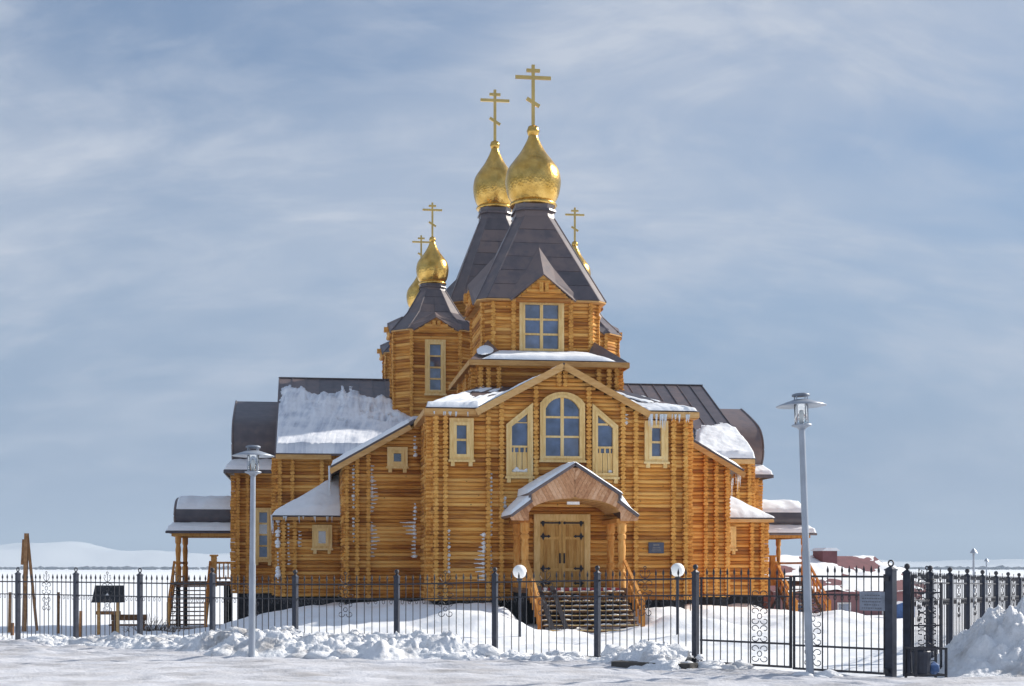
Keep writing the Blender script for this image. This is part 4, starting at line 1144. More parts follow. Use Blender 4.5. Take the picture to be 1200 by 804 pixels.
# left transept roof: broad sheet with bare ridge
f = quad((-10.53, EV - 0.1, EVZ), (-3.0, EV - 0.1, EVZ), (-3.0, CV, RZ), (-10.53, CV, RZ))
def h_left(s, t):
    x, y = s * 7.8, t * 9.8
    lim = 0.86 + 0.13 * fr(x * 0.9, 3.1) - 0.10 * sm(0.40, 0.62, s) * (1 - sm(0.75, 0.85, s)) + 0.10 * (1 - sm(0.03, 0.25, s))
    h = 0.24 * sm(0, 0.16, lim - t) - 0.004 + 0.07 * fr(x * 0.6, y * 0.6, 2) + 0.10 * (1 - sm(0.15, 0.5, t))
    if t > lim: h = -0.05
    h += sm(0.28, 0.5, t) * (0.055 * fr(x * 2.6, y * 0.28, 4.4) - 0.05 - 0.10 * sm(0.35, 0.7, fr(x * 1.3, y * 1.0, 7.7)) * sm(0.35, 0.5, t))
    hole = fr(x * 1.5, y * 1.5, 17.7)
    if hole > 0.50 and 0.33 < t < 0.62 and 0.35 < s < 0.72: h = -0.02
    h -= 0.25 * (1 - sm(0.0, 0.05, s + 0.02 * fr(y * 2, 5.0))) * sm(0.45, 0.7, t) + 0
    return max(h, -0.03) + (0.10 * (1 - sm(0.0, 0.03, t)) if t < 0.02 else 0)
snow_patch('broad sheet of snow covering the left transept roof', f, h_left, 180, 160, mat='streaky_snow')
# lip of the same snow over the end roof
f = quad((-12.0, CV - 4.0, 7.0), (-10.7, CV - 4.0, 7.0), (-10.7, CV - 3.4, 9.2), (-12.0, CV - 3.6, 8.8))
# right transept: snow along the eave
f = quad((4.8, EV - 0.1, EVZ), (10.53, EV - 0.1, EVZ), (10.53, CV, RZ), (4.8, CV, RZ))
def h_right(s, t):
    x, y = s * 6, t * 9.8
    lim = 0.12 + 0.32 * sm(0.50, 0.80, s) + 0.06 * fr(x * 1.1, 8.1) - 0.05 * sm(0.93, 1.0, s)
    h = 0.26 * sm(0, 0.10, lim - t) + 0.07 * fr(x * 0.9, y * 0.9, 5) - 0.01
    if t > lim + 0.02 * fr(x * 3, y * 3, 1): h = -0.05
    return h
snow_patch('snow clinging along the eave of the right transept roof', f, h_right, 110, 110)
# nave roof, left rake
f = quad((-8.3, 4.5, 7.75 - 3.05 * NS), (-8.3, 11.0, 7.75 - 3.05 * NS), (-5.2, 11.0, 7.78), (-5.2, 4.5, 7.78), 0.05)
snow_patch('snow on the nave roof slope left of the gable', f, lambda s, t: 0.16 + 0.06 * fr(s * 5, t * 3, 3) - 0.02 * s, 60, 40)
f = quad((8.3, 4.5, 7.75 - 3.05 * NS), (8.3, 11.0, 7.75 - 3.05 * NS), (5.2, 11.0, 7.78), (5.2, 4.5, 7.78), 0.05)
snow_patch('thin snow on the nave roof slope right of the gable', f, lambda s, t: 0.05 + 0.16 * fr(s * 4, t * 3, 13) - 0.12 * sm(0.4, 0.9, t), 60, 40)
# front hip roof
f = quad((-5.03, -0.42, 7.84), (-3.1, -0.42, 7.84), (-1.0, 2.9, 9.02), (-2.7, 2.9, 9.03))
snow_patch('snow on the hip roof corner left of the front gable', f, lambda s, t: 0.13 * (1 - sm(0.0, 0.75, t + 0.3 * fr(s * 3, t * 3, 21))) + 0.05 * fr(s * 4, t * 4, 22) - 0.01 + 0.05 * (1 - sm(0, 0.1, t)), 50, 40)
f = quad((5.03, -0.42, 7.84), (3.1, -0.42, 7.84), (1.0, 2.9, 9.02), (2.7, 2.9, 9.03))
snow_patch('thin snow on the hip roof corner right of the front gable', f, lambda s, t: 0.10 * (1 - sm(0.0, 0.35, t + 0.25 * fr(s * 3, t * 3, 31))) + 0.05 * fr(s * 4, t * 4, 32) - 0.015, 50, 40)
f = quad((-3.1, -0.45, 7.88), (0, -0.45, 9.53), (0, 1.4, 9.53), (-3.1, 1.4, 7.88))
snow_patch('thin snow strip along the left slope of the front gable', f, lambda s, t: 0.03 + 0.06 * fr(s * 6, t * 2, 41) - 0.05 * sm(0.5, 0.9, s), 60, 16)
# tier roof
f = quad((-2.7, 2.58, 10.04), (2.75, 2.58, 10.04), (2.2, BV - BH - 0.15, 10.42), (-2.2, BV - BH - 0.15, 10.42))
snow_patch('smooth snow ledge below the bell tower window', f, lambda s, t: 0.24 * sm(0, 0.10, s) * sm(0, 0.12, 1 - s) * (0.7 + 0.3 * t) + 0.03 * fr(s * 6, t * 2, 51) - 0.02, 70, 24)
f = quad((-3.2, 2.7, 10.1), (-2.2, 2.7, 10.18), (-1.9, 4.1, 10.75), (-2.6, 4.2, 10.95), 0.02)
snow_patch('small snow patch on the roof corner left of the tower window', f, lambda s, t: 0.09 * (1 - 8 * ((s - 0.6) ** 2 + (t - 0.55) ** 2)), 24, 24)
# annex roofs
for s_ in (-1, 1):
    A = Vector((s_ * 10.66, 7.76, 4.24)); B = Vector((s_ * NU, 7.76, 4.24)); D = Vector((s_ * NU, WV, 5.66)); C = Vector((s_ * 10.66, WV, 4.24))
    def fa(s, t, A=A, B=B, C=C, D=D):
        # height of the two-plane corner roof over its square plan
        p = A.lerp(B, s).lerp(C.lerp(Vector((D.x, D.y, 0)), s), t)
        p.x = A.x + (B.x - A.x) * s; p.y = A.y + (C.y - A.y) * t
        p.z = 4.24 + 1.42 * min(s, t) + 0.01
        return p
    k = 61 if s_ < 0 else 71
    amp = 0.42 if s_ < 0 else 0.26
    snow_patch('thick snow cushion on the annex roof beside the %s nave wall' % ('window' if s_ < 0 else 'plaque side'), fa,
               lambda s, t, k=k, amp=amp: amp * (0.35 + 0.75 * s) * (0.6 + 0.5 * t) * sm(-0.01, 0.10, t) * sm(-0.02, 0.06, s) + 0.06 * fr(s * 3, t * 3, k) + 0.03, 50, 50)
# end block skirts and side porch roofs
for s_ in (-1, 1):
    sd_ = 'left' if s_ < 0 else 'right'
    f = quad((s_ * 12.98, CV - 4.05, 6.56), (s_ * 10.75, CV - 4.05, 6.56), (s_ * 10.75, CV - 3.2, 7.03), (s_ * 12.62, CV - 3.2, 7.03))
    snow_patch('strip of snow on the skirt roof of the %s transept end' % sd_, f, lambda s, t: 0.14 + 0.04 * fr(s * 4, t * 2, 81), 40, 16)
    f = quad((s_ * 15.72, CV - 2.5, 3.8), (s_ * 12.57, CV - 2.5, 3.8), (s_ * 12.57, CV - 1.9, 4.08), (s_ * 15.4, CV - 1.9, 4.08))
    snow_patch('strip of snow on the lower eave of the %s side porch' % sd_, f, lambda s, t: 0.17 + 0.04 * fr(s * 4, t * 2, 83), 40, 16)
    top_ = [p for p in PBAR if p[1] > (4.80 if s_ < 0 else 4.78)]
    def fb(s, t, s_=s_, top_=top_):
        u = s_ * (15.3 + (12.6 - 15.3) * s); k = t * (len(top_) - 1) * 2 - (len(top_) - 1)
        full = [(-a, z) for a, z in top_] + [(a, z) for a, z in top_[::-1][1:]]
        q = t * (len(full) - 1); i = min(int(q), len(full) - 2); w = q - i
        return Vector((u, CV - 0.1 + full[i][0] * (1 - w) + full[i + 1][0] * w, full[i][1] * (1 - w) + full[i + 1][1] * w + 0.01))
    snow_patch('snow blanket on the curved roof of the %s side porch' % sd_, fb, lambda s, t: 0.12 + 0.05 * fr(s * 4, t * 4, 85), 40, 40)
# canopy
f = quad((-ku - 0.02, CF - 0.14, kz + 0.01), (0, CF - 0.14, apx + 0.01), (0, -0.22, apx + 0.01), (-ku - 0.02, -0.22, kz + 0.01), 0.01)
snow_patch('snow on the left slope of the entrance canopy', f, lambda s, t: (0.10 + 0.14 * t) * (1 - 0.55 * s) + 0.03 * fr(s * 5, t * 3, 91), 50, 30)
f = quad((-eu, CF - 0.14, ez + 0.01), (-ku * 0.95, CF - 0.14, kz - dz + 0.03), (-ku * 0.95, -0.22, kz - dz + 0.03), (-eu, -0.22, ez + 0.01), 0.01)
snow_patch('snow on the left lower eave of the entrance canopy', f, lambda s, t: 0.10 + 0.20 * s * (0.4 + 0.6 * t) + 0.02 * fr(s * 5, t * 3, 93), 30, 30)
f = quad((ku + 0.02, CF - 0.14, kz + 0.01), (0, CF - 0.14, apx + 0.01), (0, -0.22, apx + 0.01), (ku + 0.02, -0.22, kz + 0.01), 0.01)
snow_patch('thin snow on the right slope of the entrance canopy', f, lambda s, t: 0.05 + 0.02 * fr(s * 5, t * 3, 95), 50, 20)
f = quad((eu, CF - 0.14, ez + 0.01), (ku * 0.95, CF - 0.14, kz - dz + 0.03), (ku * 0.95, -0.22, kz - dz + 0.03), (eu, -0.22, ez + 0.01), 0.01)
snow_patch('snow clump on the right lower eave of the entrance canopy', f, lambda s, t: 0.02 + 0.22 * sm(0.3, 1, s) + 0.02 * fr(s * 5, t * 3, 97), 30, 24)
# snow stuck to the logs, and icicles
def stuck(label, items, seed):
    """comb of little snow ledges along the log joints; anchored at u0, reaching towards u1"""
    rs = random.Random(seed); mb = MB()
    for (u0, u1, v, z0, z1, n, size) in items:
        zj = ZB + math.ceil((z0 - ZB) / LOG_D) * LOG_D
        ph = rs.uniform(0, 50)
        while zj < z1:
            k = 0.55 + 0.75 * noise.noise(Vector((ph, zj * 1.1, 0))) + rs.uniform(-0.15, 0.15)
            if k > 0.15:
                ln = (u1 - u0) * min(1.25, k); m_ = 5
                pts = [(u0 + ln * q / m_, v - 0.055 - 0.012 * rs.random(), zj + 0.012 + rs.uniform(-0.008, 0.008)) for q in range(m_ + 1)]
                for q in range(m_): mb.cyl(pts[q], pts[q + 1], size * 0.5 * (1 - 0.75 * q / m_), 6, size * 0.5 * (1 - 0.75 * (q + 1) / m_))
                if rs.random() < 0.5: mb.blob((u0 + ln * 0.12, v - 0.07, zj + 0.01), size * rs.uniform(0.6, 1.0), (1.3, 0.6, 1.1), seed=rs.random() * 50, amp=0.5)
            zj += LOG_D
    o = mb.build('wall_snow', 'roof_snow', smooth=True); o.location = (CX, CY, 0); o.rotation_euler = (0, 0, TH); tag(o, label, kind='stuff')
stuck('snow caught on the log courses of the left nave wall', [(-6.74, -6.38, NV, 2.4, 6.1, 60, 0.090), (-4.98, -5.75, NV, 3.3, 3.9, 22, 0.090), (-4.98, -5.2, NV, 2.4, 4.7, 26, 0.105), (-4.98, -5.1, NV, 6.5, 7.3, 8, 0.090), (-7.42, -7.34, NV, 3.0, 6.1, 14, 0.075)], 3)
stuck('snow caught on the log courses of the front wall', [(-2.84, -3.3, 0, 1.5, 3.4, 26, 0.090), (-4.16, -4.06, 0, 1.8, 3.5, 12, 0.075), (-2.62, -2.52, 0, 1.8, 5.6, 22, 0.075), (-2.14, -2.0, 0, 4.1, 4.6, 6, 0.105), (2.38, 2.5, 0, 7.3, 7.8, 5, 0.090)], 5)
stuck('snow caught on the left annex logs', [(-9.58, -9.25, AV, 2.9, 3.7, 14, 0.105), (-10.42, -10.32, AV, 1.4, 4.1, 30, 0.120), (-10.0, -9.9, AV, 2.2, 4.0, 14, 0.075)], 9)
def icicles(label, items, seed):
    rs = random.Random(seed); mb = MB()
    for (p, q, n, ln) in items:
        p, q = Vector(p), Vector(q)
        for k in range(n):
            c = p.lerp(q, rs.random()); l_ = ln * rs.uniform(0.3, 1.0)
            mb.cyl(c + Vector((0, 0, 0.05)), c - Vector((rs.uniform(-.02, .02), 0, l_)), 0.035 * rs.uniform(0.6, 1.3), 6, 0.004)
    o = mb.build('icicles', 'ice'); o.location = (CX, CY, 0); o.rotation_euler = (0, 0, TH); tag(o, label, kind='stuff')
icicles('icicles hanging from the eave above the small right window', [((3.15, -0.52, 7.66), (3.75, -0.52, 7.66), 16, 0.6), ((3.75, -0.52, 7.66), (4.8, -0.52, 7.66), 14, 0.28)], 1)
icicles('icicles hanging from the left eaves of the nave', [((-8.35, 4.5, 5.9), (-8.3, 6.5, 5.9), 26, 0.95), ((-8.36, 4.5, 6.0), (-8.36, 5.0, 6.0), 30, 1.1), ((-4.9, -0.5, 7.64), (-3.4, -0.5, 7.64), 8, 0.15), ((-10.3, 7.75, 4.15), (-8.2, 7.75, 4.15), 10, 0.25), ((-10.66, 7.75, 4.2), (-10.6, 8.4, 4.2), 10, 0.8)], 2)
icicles('icicles hanging at the right nave eave', [((8.2, 4.6, 5.95), (8.3, 6.4, 5.95), 10, 1.0)], 4)
# snow bits inside the two balconied windows
mb = MB(); rs = random.Random(14)
for (a_, b_, n_) in ((W_SL[0] + 0.24, W_SL[1] - 0.22, 16), (W_SR[0] + 0.55, W_SR[1] - 0.2, 6)):
    for k in range(n_): mb.blob((rs.uniform(a_, b_), -0.13, W_SL[2] + 0.2 + abs(rs.gauss(0, 0.05))), rs.uniform(0.04, 0.085), (1.1, 0.7, 0.9), seed=k, amp=0.5)
o = mb.build('sill_snow', 'roof_snow', smooth=True); o.location = (CX, CY, 0); o.rotation_euler = (0, 0, TH); tag(o, 'snow heaped behind the balusters of the two slanted windows', kind='stuff')

# ================================================================== fence
_b = MB(); _b.box(-0.008, 0.008, -0.008, 0.008, 0, 1); BAR_ME = _b.mesh('bar', 'iron')
_b = MB(); _b.lathe([(0.022, 0), (0.026, 0.05), (0.003, 0.14)], (0, 0, 0), 6); TIP_ME = _b.mesh('spear_tip', 'iron')
def ring_pts(c, r, dx, n=14, sx=1.0): return [c + dx * (r * sx * math.cos(2 * math.pi * k / n)) + Vector((0, 0, r * math.sin(2 * math.pi * k / n))) for k in range(n)]
def scroll(mb, c, w, h, dx, t=0.009):
    """symmetrical wrought motif of scrolls centred at c"""
    for sx in (-1, 1):
        for sz in (-1, 1):
            pts = []
            for k in range(15):
                a = k / 14 * 2.0 * math.pi * 0.8; r_ = 0.25 * (1 - 0.6 * k / 14)
                pts.append(c + dx * (sx * w * (0.28 - r_ * math.cos(a) * 0.95)) + Vector((0, 0, sz * h * (0.26 + r_ * math.sin(a) * 0.85))))
            mb.tube(pts, t, 5)
    mb.tube(ring_pts(c, w * 0.13, dx, 10), t, 5, closed=True)
def crown(mb, c, w, dx, t=0.009):
    for sx in (-1, 1):
        mb.tube([c + dx * (sx * w * a) + Vector((0, 0, b)) for a, b in ((0.0, 0.0), (0.25, 0.03), (0.42, 0.11), (0.36, 0.19), (0.22, 0.17), (0.24, 0.11))], t, 5)
    mb.tube([c, c + Vector((0, 0, 0.20))], t, 5)
    mb.tube(ring_pts(c + Vector((0, 0, 0.24)), 0.035, dx, 10), t, 5, closed=True)
def post(parent, p, zb, zt, w=0.10, dx=Vector((1, 0, 0)), ball=False, name='post'):
    m = MB(); ang = math.atan2(dx.y, dx.x); c, s = math.cos(ang), math.sin(ang); q = w / 2
    rg = lambda k, z: [(p.x + c * a * k - s * b * k, p.y + s * a * k + c * b * k, z) for a, b in ((-q, -q), (q, -q), (q, q), (-q, q))]
    m.loft(rg(1, zb), rg(1, zt - 0.20)); m.loft(rg(1.18, zt - 0.20), rg(1.18, zt - 0.17)); m.loft(rg(1.0, zt - 0.17), rg(0.3, zt - 0.12))
    o = m.build(name, 'post_iron', parent)
    f_ = MB()
    if ball: f_.lathe([(0.005, 0), (0.045, 0.03), (0.06, 0.07), (0.045, 0.11), (0.005, 0.13)], (p.x, p.y, zt - 0.13), 12)
    else: f_.tube(ring_pts(Vector((p.x, p.y, zt - 0.06)), 0.055, dx, 14), 0.016, 6, closed=True)
    f_.build('finial', 'iron', o); return o
def fence_panel(parent, a, b, zr0, zr1, zb0, zb1, nbar=12, crowned=True, motif=True):
    d3 = Vector((b.x - a.x, b.y - a.y, 0)); dx = d3.normalized(); ang = math.atan2(dx.y, dx.x)
    A = Vector((a.x, a.y, 0)) + dx * 0.05; B = Vector((b.x, b.y, 0)) - dx * 0.05
    def P(t, z): q = A.lerp(B, t); return Vector((q.x, q.y, z))
    top = lambda t: zr0 + (zr1 - zr0) * t
    bot = lambda t: zb0 + (zb1 - zb0) * t
    m = MB()
    m.bar(P(0, top(0)), P(1, top(1)), 0.03, 0.035); pn = m.build('fence_panel', 'iron', parent)
    m = MB(); m.bar(P(0, top(0) - 0.36), P(1, top(1) - 0.36), 0.024, 0.028); m.build('rail', 'iron', pn)
    m = MB(); m.bar(P(0, bot(0) + 0.12), P(1, bot(1) + 0.12), 0.03, 0.035); m.build('rail', 'iron', pn)
    for k in range(1, nbar):
        t = k / nbar; mid_ = motif and abs(t - 0.5) < 0.10
        z0 = bot(t) + 0.0; z1 = top(t) + 0.12
        if mid_: z1 = top(t) - 0.36
        inst('bar', BAR_ME, pn, P(t, z0), ang, (1, 1, z1 - z0))
        if not mid_: inst('spear_tip', TIP_ME, pn, P(t, z1 - 0.03), ang)
    sc = MB()
    for k in range(nbar):
        if motif and abs((k + 0.5) / nbar - 0.5) < 0.16: continue
        t = (k + 0.5) / nbar
        sc.tube(ring_pts(P(t, top(t) - 0.43), 0.05, dx, 9, sx=0.7), 0.008, 4, closed=True)
    if motif:
        L_ = (B - A).length
        c = P(0.5, top(0.5) - 0.18); scroll(sc, c, 0.46, 0.36, dx)
        c = P(0.5, top(0.5) - 0.62); scroll(sc, c, 0.40, 0.42, dx)
    if crowned: crown(sc, P(0.5, top(0.5) + 0.02), 0.34, dx)
    sc.build('scrollwork', 'iron', pn, kind='stuff')
RAILZ = [1.68, 1.69, 1.69, 1.68, 1.68, 1.68, 1.69, 1.75, 1.80, 1.86]
TOPZ = [2.10, 2.10, 2.10, 2.08, 2.10, 2.05, 2.06, 2.11, 2.15, 2.17]
ff = empty('iron_fence', (0, 0, 0)); tag(ff, 'long black wrought iron fence running along the road before the church', 'fence')
for i, p in enumerate(FP):
    d = (FP[min(i + 1, len(FP) - 1)] - FP[max(i - 1, 0)]).normalized()
    g = ground_h(p.x, p.y)
    post(ff, p, g - 0.15, TOPZ[i], 0.115 if i > 4 else 0.11, Vector((d.x, d.y, 0)), ball=i > 3)
for i in range(len(FP) - 1):
    g0 = ground_h(FP[i].x, FP[i].y); g1 = ground_h(FP[i + 1].x, FP[i + 1].y)
    fence_panel(ff, FP[i], FP[i + 1], RAILZ[i], RAILZ[i + 1], g0 - 0.02, g1 - 0.02, 13)
# ---- gate leaves
def gate_leaf(a, b, zt, zb, label, bars=10, motif_t=0.75):
    d3 = Vector((b.x - a.x, b.y - a.y, 0)); dx = d3.normalized(); ang = math.atan2(dx.y, dx.x)
    root = empty('gate_leaf', (a.x, a.y, 0)); tag(root, label, 'gate', 'gate leaves in the iron fence')
    A = Vector((0, 0, 0)); B = d3
    def P(t, z): q = A.lerp(B, t); return Vector((q.x, q.y, z))
    m = MB(); m.bar(P(0, zt), P(1, zt), 0.035, 0.04); m.bar(P(0, zb), P(1, zb), 0.035, 0.045); m.bar(P(0, zb + 0.47), P(1, zb + 0.47), 0.03, 0.04); m.bar(P(0, zt - 0.36), P(1, zt - 0.36), 0.026, 0.03)
    m.bar(P(0.012, zb), P(0.012, zt), 0.045, 0.045); m.bar(P(0.988, zb), P(0.988, zt + 0.05), 0.055, 0.055); fr_ = m.build('gate_frame', 'iron', root)
    w = d3.length; mw = 0.46 / w / 2
    sc = MB()
    for k in range(1, bars + 3):
        t = k / (bars + 3)
        if abs(t - motif_t) < mw: continue
        inst('bar', BAR_ME, fr_, P(t, zb), ang, (1, 1, zt + 0.11 - zb)); inst('spear_tip', TIP_ME, fr_, P(t, zt + 0.08), ang)
        sc.tube(ring_pts(P(t, zt - 0.42), 0.045, dx, 9, sx=0.7), 0.008, 4, closed=True)
    for tt in (motif_t - mw, motif_t + mw): inst('bar', BAR_ME, fr_, P(tt, zb), ang, (1.3, 1.3, zt - zb))
    for z in (zb + 0.24, zb + 0.66, zb + 1.02, zb + 1.38): scroll(sc, P(motif_t, z), 0.44, 0.38, dx, 0.010)
    sc.build('scrollwork', 'iron', fr_, kind='stuff')
    return root
gd = (GR - GL).normalized(); gp = gd * 0.10
GM = GL.lerp(GR, 0.525)
gate_leaf(GL + gp * 1.3, GM - gd * 0.015, 1.87, 0.07, 'closed gate leaf hung on the fence end post next to the concrete kerb slab', motif_t=0.66)
gate_leaf(GM + gd * 0.015, GR - gp, 1.92, 0.05, 'gate leaf carrying the grey notice plate beside the tall gate post', motif_t=0.22)
gpo = empty('gate_post', (GR.x, GR.y, 0)); tag(gpo, 'tall black gate post with ring finial beside the notice plate', 'post')
_p = post(gpo, Vector((0, 0)), -0.05, 2.24, 0.16, Vector((gd.x, gd.y, 0)), name='shaft')
for z_ in (1.84, 0.06): m = MB(); m.box(-0.14, -0.07, -0.1, 0.0, z_, z_ + 0.1); m.build('hinge', 'iron', gpo)
# notice plate
a = GR - gd * 0.66; b = GR - gd * 0.10; nf = Vector((gd.y, -gd.x))
np_ = empty('notice_plate', (a.x + nf.x * 0.04, a.y + nf.y * 0.04, 1.26)); tag(np_, 'grey notice plate with faint lines of text wired to the gate', 'sign')
np_.rotation_euler = (0, 0, math.atan2(gd.y, gd.x))
m = MB(); m.box(0, 0.56, -0.012, 0.0, 0, 0.37); m.build('plate', 'sign_grey', np_)
m = MB()
for k, (x0, x1) in enumerate(((0.12, 0.46), (0.06, 0.50), (0.06, 0.48), (0.10, 0.44), (0.06, 0.50))): 
    x = x0
    while x < x1: 
        w = random.uniform(0.02, 0.05); m.box(x, min(x + w, x1), -0.0145, -0.0125, 0.31 - k * 0.062 - 0.022, 0.31 - k * 0.062); x += w + 0.014
m.build('text_lines', 'sign_ink', np_)
# ---- fence running away on the right
rf = empty('return_fence', (0, 0, 0)); tag(rf, 'black iron fence with ball topped posts running back behind the snow heap', 'fence')
RP = [RF0 + RFD * (2.5 * k) for k in range(9)]
for i, p in enumerate(RP):
    post(rf, p, ground_h(p.x, p.y) - 0.2, 2.18 - 0.035 * i, 0.14, Vector((RFD.x, RFD.y, 0)), ball=True)
    if i < 8: fence_panel(rf, p, RP[i + 1], 1.80 - 0.03 * i, 1.77 - 0.03 * i, 0.0, 0.0, 11)
# folded wicket beside the corner post
wr = empty('wicket_gate', (RF0.x, RF0.y, 0)); tag(wr, 'narrow scrolled wicket gate standing open at the corner post', 'gate')
wd = Vector((0.97, 0.25, 0)).normalized()
m = MB(); w0 = Vector((0.12, 0.02, 0)); w1 = w0 + wd * 0.62
m.bar(w0, w0 + Vector((0, 0, 1.95)), 0.04, 0.04); m.bar(w1, w1 + Vector((0, 0, 1.8)), 0.04, 0.04)
for z in (0.15, 0.95, 1.6): m.bar(w0 + Vector((0, 0, z)), w1 + Vector((0, 0, z)), 0.03, 0.03)
m.build('frame', 'iron', wr)
m = MB()
for z in (0.4, 0.72, 1.05, 1.36, 1.72): scroll(m, w0.lerp(w1, 0.5) + Vector((0, 0, z)), 0.46, 0.34, wd, 0.011)
crown(m, w0.lerp(w1, 0.5) + Vector((0, 0, 1.85)), 0.34, wd, 0.011)
m.build('scrollwork', 'iron', wr, kind='stuff')
# dark wire basket / bin at the corner
bn = Vector(ray(1085, 27.6)); br_ = empty('litter_bin', (bn.x, bn.y, 0.0), R(12)); tag(br_, 'dark iron litter bin standing against the snow heap by the corner post', 'bin')
m = MB()
for sx in (-1, 1):
    for sy in (-1, 1): m.bar((sx * 0.31, sy * 0.2, -0.05), (sx * 0.31, sy * 0.2, 0.58), 0.04, 0.04)
for z in (0.06, 0.56):
    for sx in (-1, 1): m.bar((sx * 0.31, -0.2, z), (sx * 0.31, 0.2, z), 0.035, 0.035); m.bar((-0.31, sx * 0.2, z), (0.31, sx * 0.2, z), 0.035, 0.035)
m.build('frame', 'iron', br_)
m = MB(); m.lathe([(0.13, 0.03), (0.17, 0.1), (0.19, 0.5), (0.17, 0.52), (0.15, 0.1)], (-0.1, 0, 0), 14); m.build('drum', 'post_iron', br_)
m = MB(); m.blob((0.16, -0.02, 0.18), 0.12, (1, 0.9, 1.1), 3, 0.4); m.build('bag', 'blue_paint', br_)

# ================================================================== lamps
def mast_lamp(px, Y, h, label, lean):
    x, y = ray(px, Y); z0 = max(ground_h(x, y), -0.05)
    r = empty('street_lamp', (x, y, z0)); tag(r, label, 'lamp', 'tall lamps with disc shades by the road'); r.rotation_euler = (0, lean, 0)
    m = MB(); m.cyl((0, 0, -0.4), (0, 0, h * 0.45), 0.075, 14); m.cyl((0, 0, h * 0.45), (0, 0, h - 0.62), 0.066, 14, 0.058); m.build('mast', 'galv', r, smooth=False)
    m = MB(); m.lathe([(0.06, -0.04), (0.10, 0.0), (0.19, 0.035), (0.19, 0.06), (0.14, 0.07)], (0, 0, h - 0.66), 20); m.build('lamp_base', 'galv', r, smooth=True)
    m = MB(); m.lathe([(0.135, 0), (0.135, 0.40), (0.125, 0.40), (0.125, 0.0)], (0, 0, h - 0.59), 20); m.build('lamp_glass', 'lamp_glass', r, smooth=True)
    m = MB(); m.lathe([(0.04, 0), (0.05, 0.14), (0.045, 0.22), (0.02, 0.25)], (0, 0, h - 0.59), 12); m.build('bulb', 'globe', r, smooth=True)
    for k in range(4):
        t = math.pi / 4 + k * math.pi / 2; q = MB(); q.cyl((0.145 * math.cos(t), 0.145 * math.sin(t), h - 0.60), (0.145 * math.cos(t), 0.145 * math.sin(t), h - 0.05), 0.012, 6); q.build('cage_rod', 'galv', r)
    m = MB(); m.lathe([(0.12, 0.12), (0.16, 0.11), (0.30, 0.065), (0.48, 0.0), (0.475, -0.012), (0.29, 0.04), (0.14, 0.085), (0.12, 0.09)], (0, 0, h - 0.24), 40); m.build('disc_shade', 'galv', r, smooth=True)
    m = MB(); m.lathe([(0.10, 0), (0.17, 0.01), (0.17, 0.045), (0.12, 0.065), (0.02, 0.07)], (0, 0, h - 0.07), 20); m.build('cap', 'cap_grey', r, smooth=True)
    return r
mast_lamp(949.5, 27.7, 5.48, 'grey mast lamp with wide disc shade standing at the gate leaves', R(-1.9))
mast_lamp(295, 33.0, 4.93, 'grey mast lamp with disc shade rising from the ploughed snow bank', R(0.4))
def globe_lamp(px, Y, py, label):
    x, y, z = ray(px, Y, py); g = ground_h(x, y)
    r = empty('globe_lamp', (x, y, g)); tag(r, label, 'lamp', 'globe lamps flanking the church path')
    m = MB(); m.cyl((0, 0, -0.2), (0, 0, z - g - 0.22), 0.045, 10); m.lathe([(0.05, 0), (0.09, 0.02), (0.09, 0.06), (0.05, 0.08)], (0, 0, z - g - 0.28), 14); m.build('pole', 'post_iron', r)
    m = MB(); m.lathe([(0.01, -0.205)] + [(0.21 * math.cos(a), 0.21 * math.sin(a)) for a in [R(k) for k in range(-75, 80, 15)]] + [(0.01, 0.205)], (0, 0, z - g), 24); m.build('globe', 'globe', r, smooth=True)
globe_lamp(609, 43.5, 670, 'white globe lamp on a thin black pole beside the foot of the church steps')
globe_lamp(794, 43.0, 668, 'white globe lamp on a thin black pole before the wall plaque')
for px, Y, h, lab in ((1141, 95, 3.0, 'thicker far lamp post with bell head beyond the return fence'), (1156, 150, 2.7, 'thinner and shorter far lamp post beyond the return fence')):
    x, y = ray(px, Y); g = ground_h(x, y); r = empty('far_lamp', (x, y, g)); tag(r, lab, 'lamp', 'far lamp posts beyond the fence')
    m = MB(); m.cyl((0, 0, 0), (0, 0, h - g), 0.07, 8); m.build('mast', 'galv', r); m = MB(); m.lathe([(0.07, 0), (0.26, 0.04), (0.12, 0.25), (0.05, 0.34)], (0, 0, h - g), 12); m.build('lamp_head', 'galv', r)

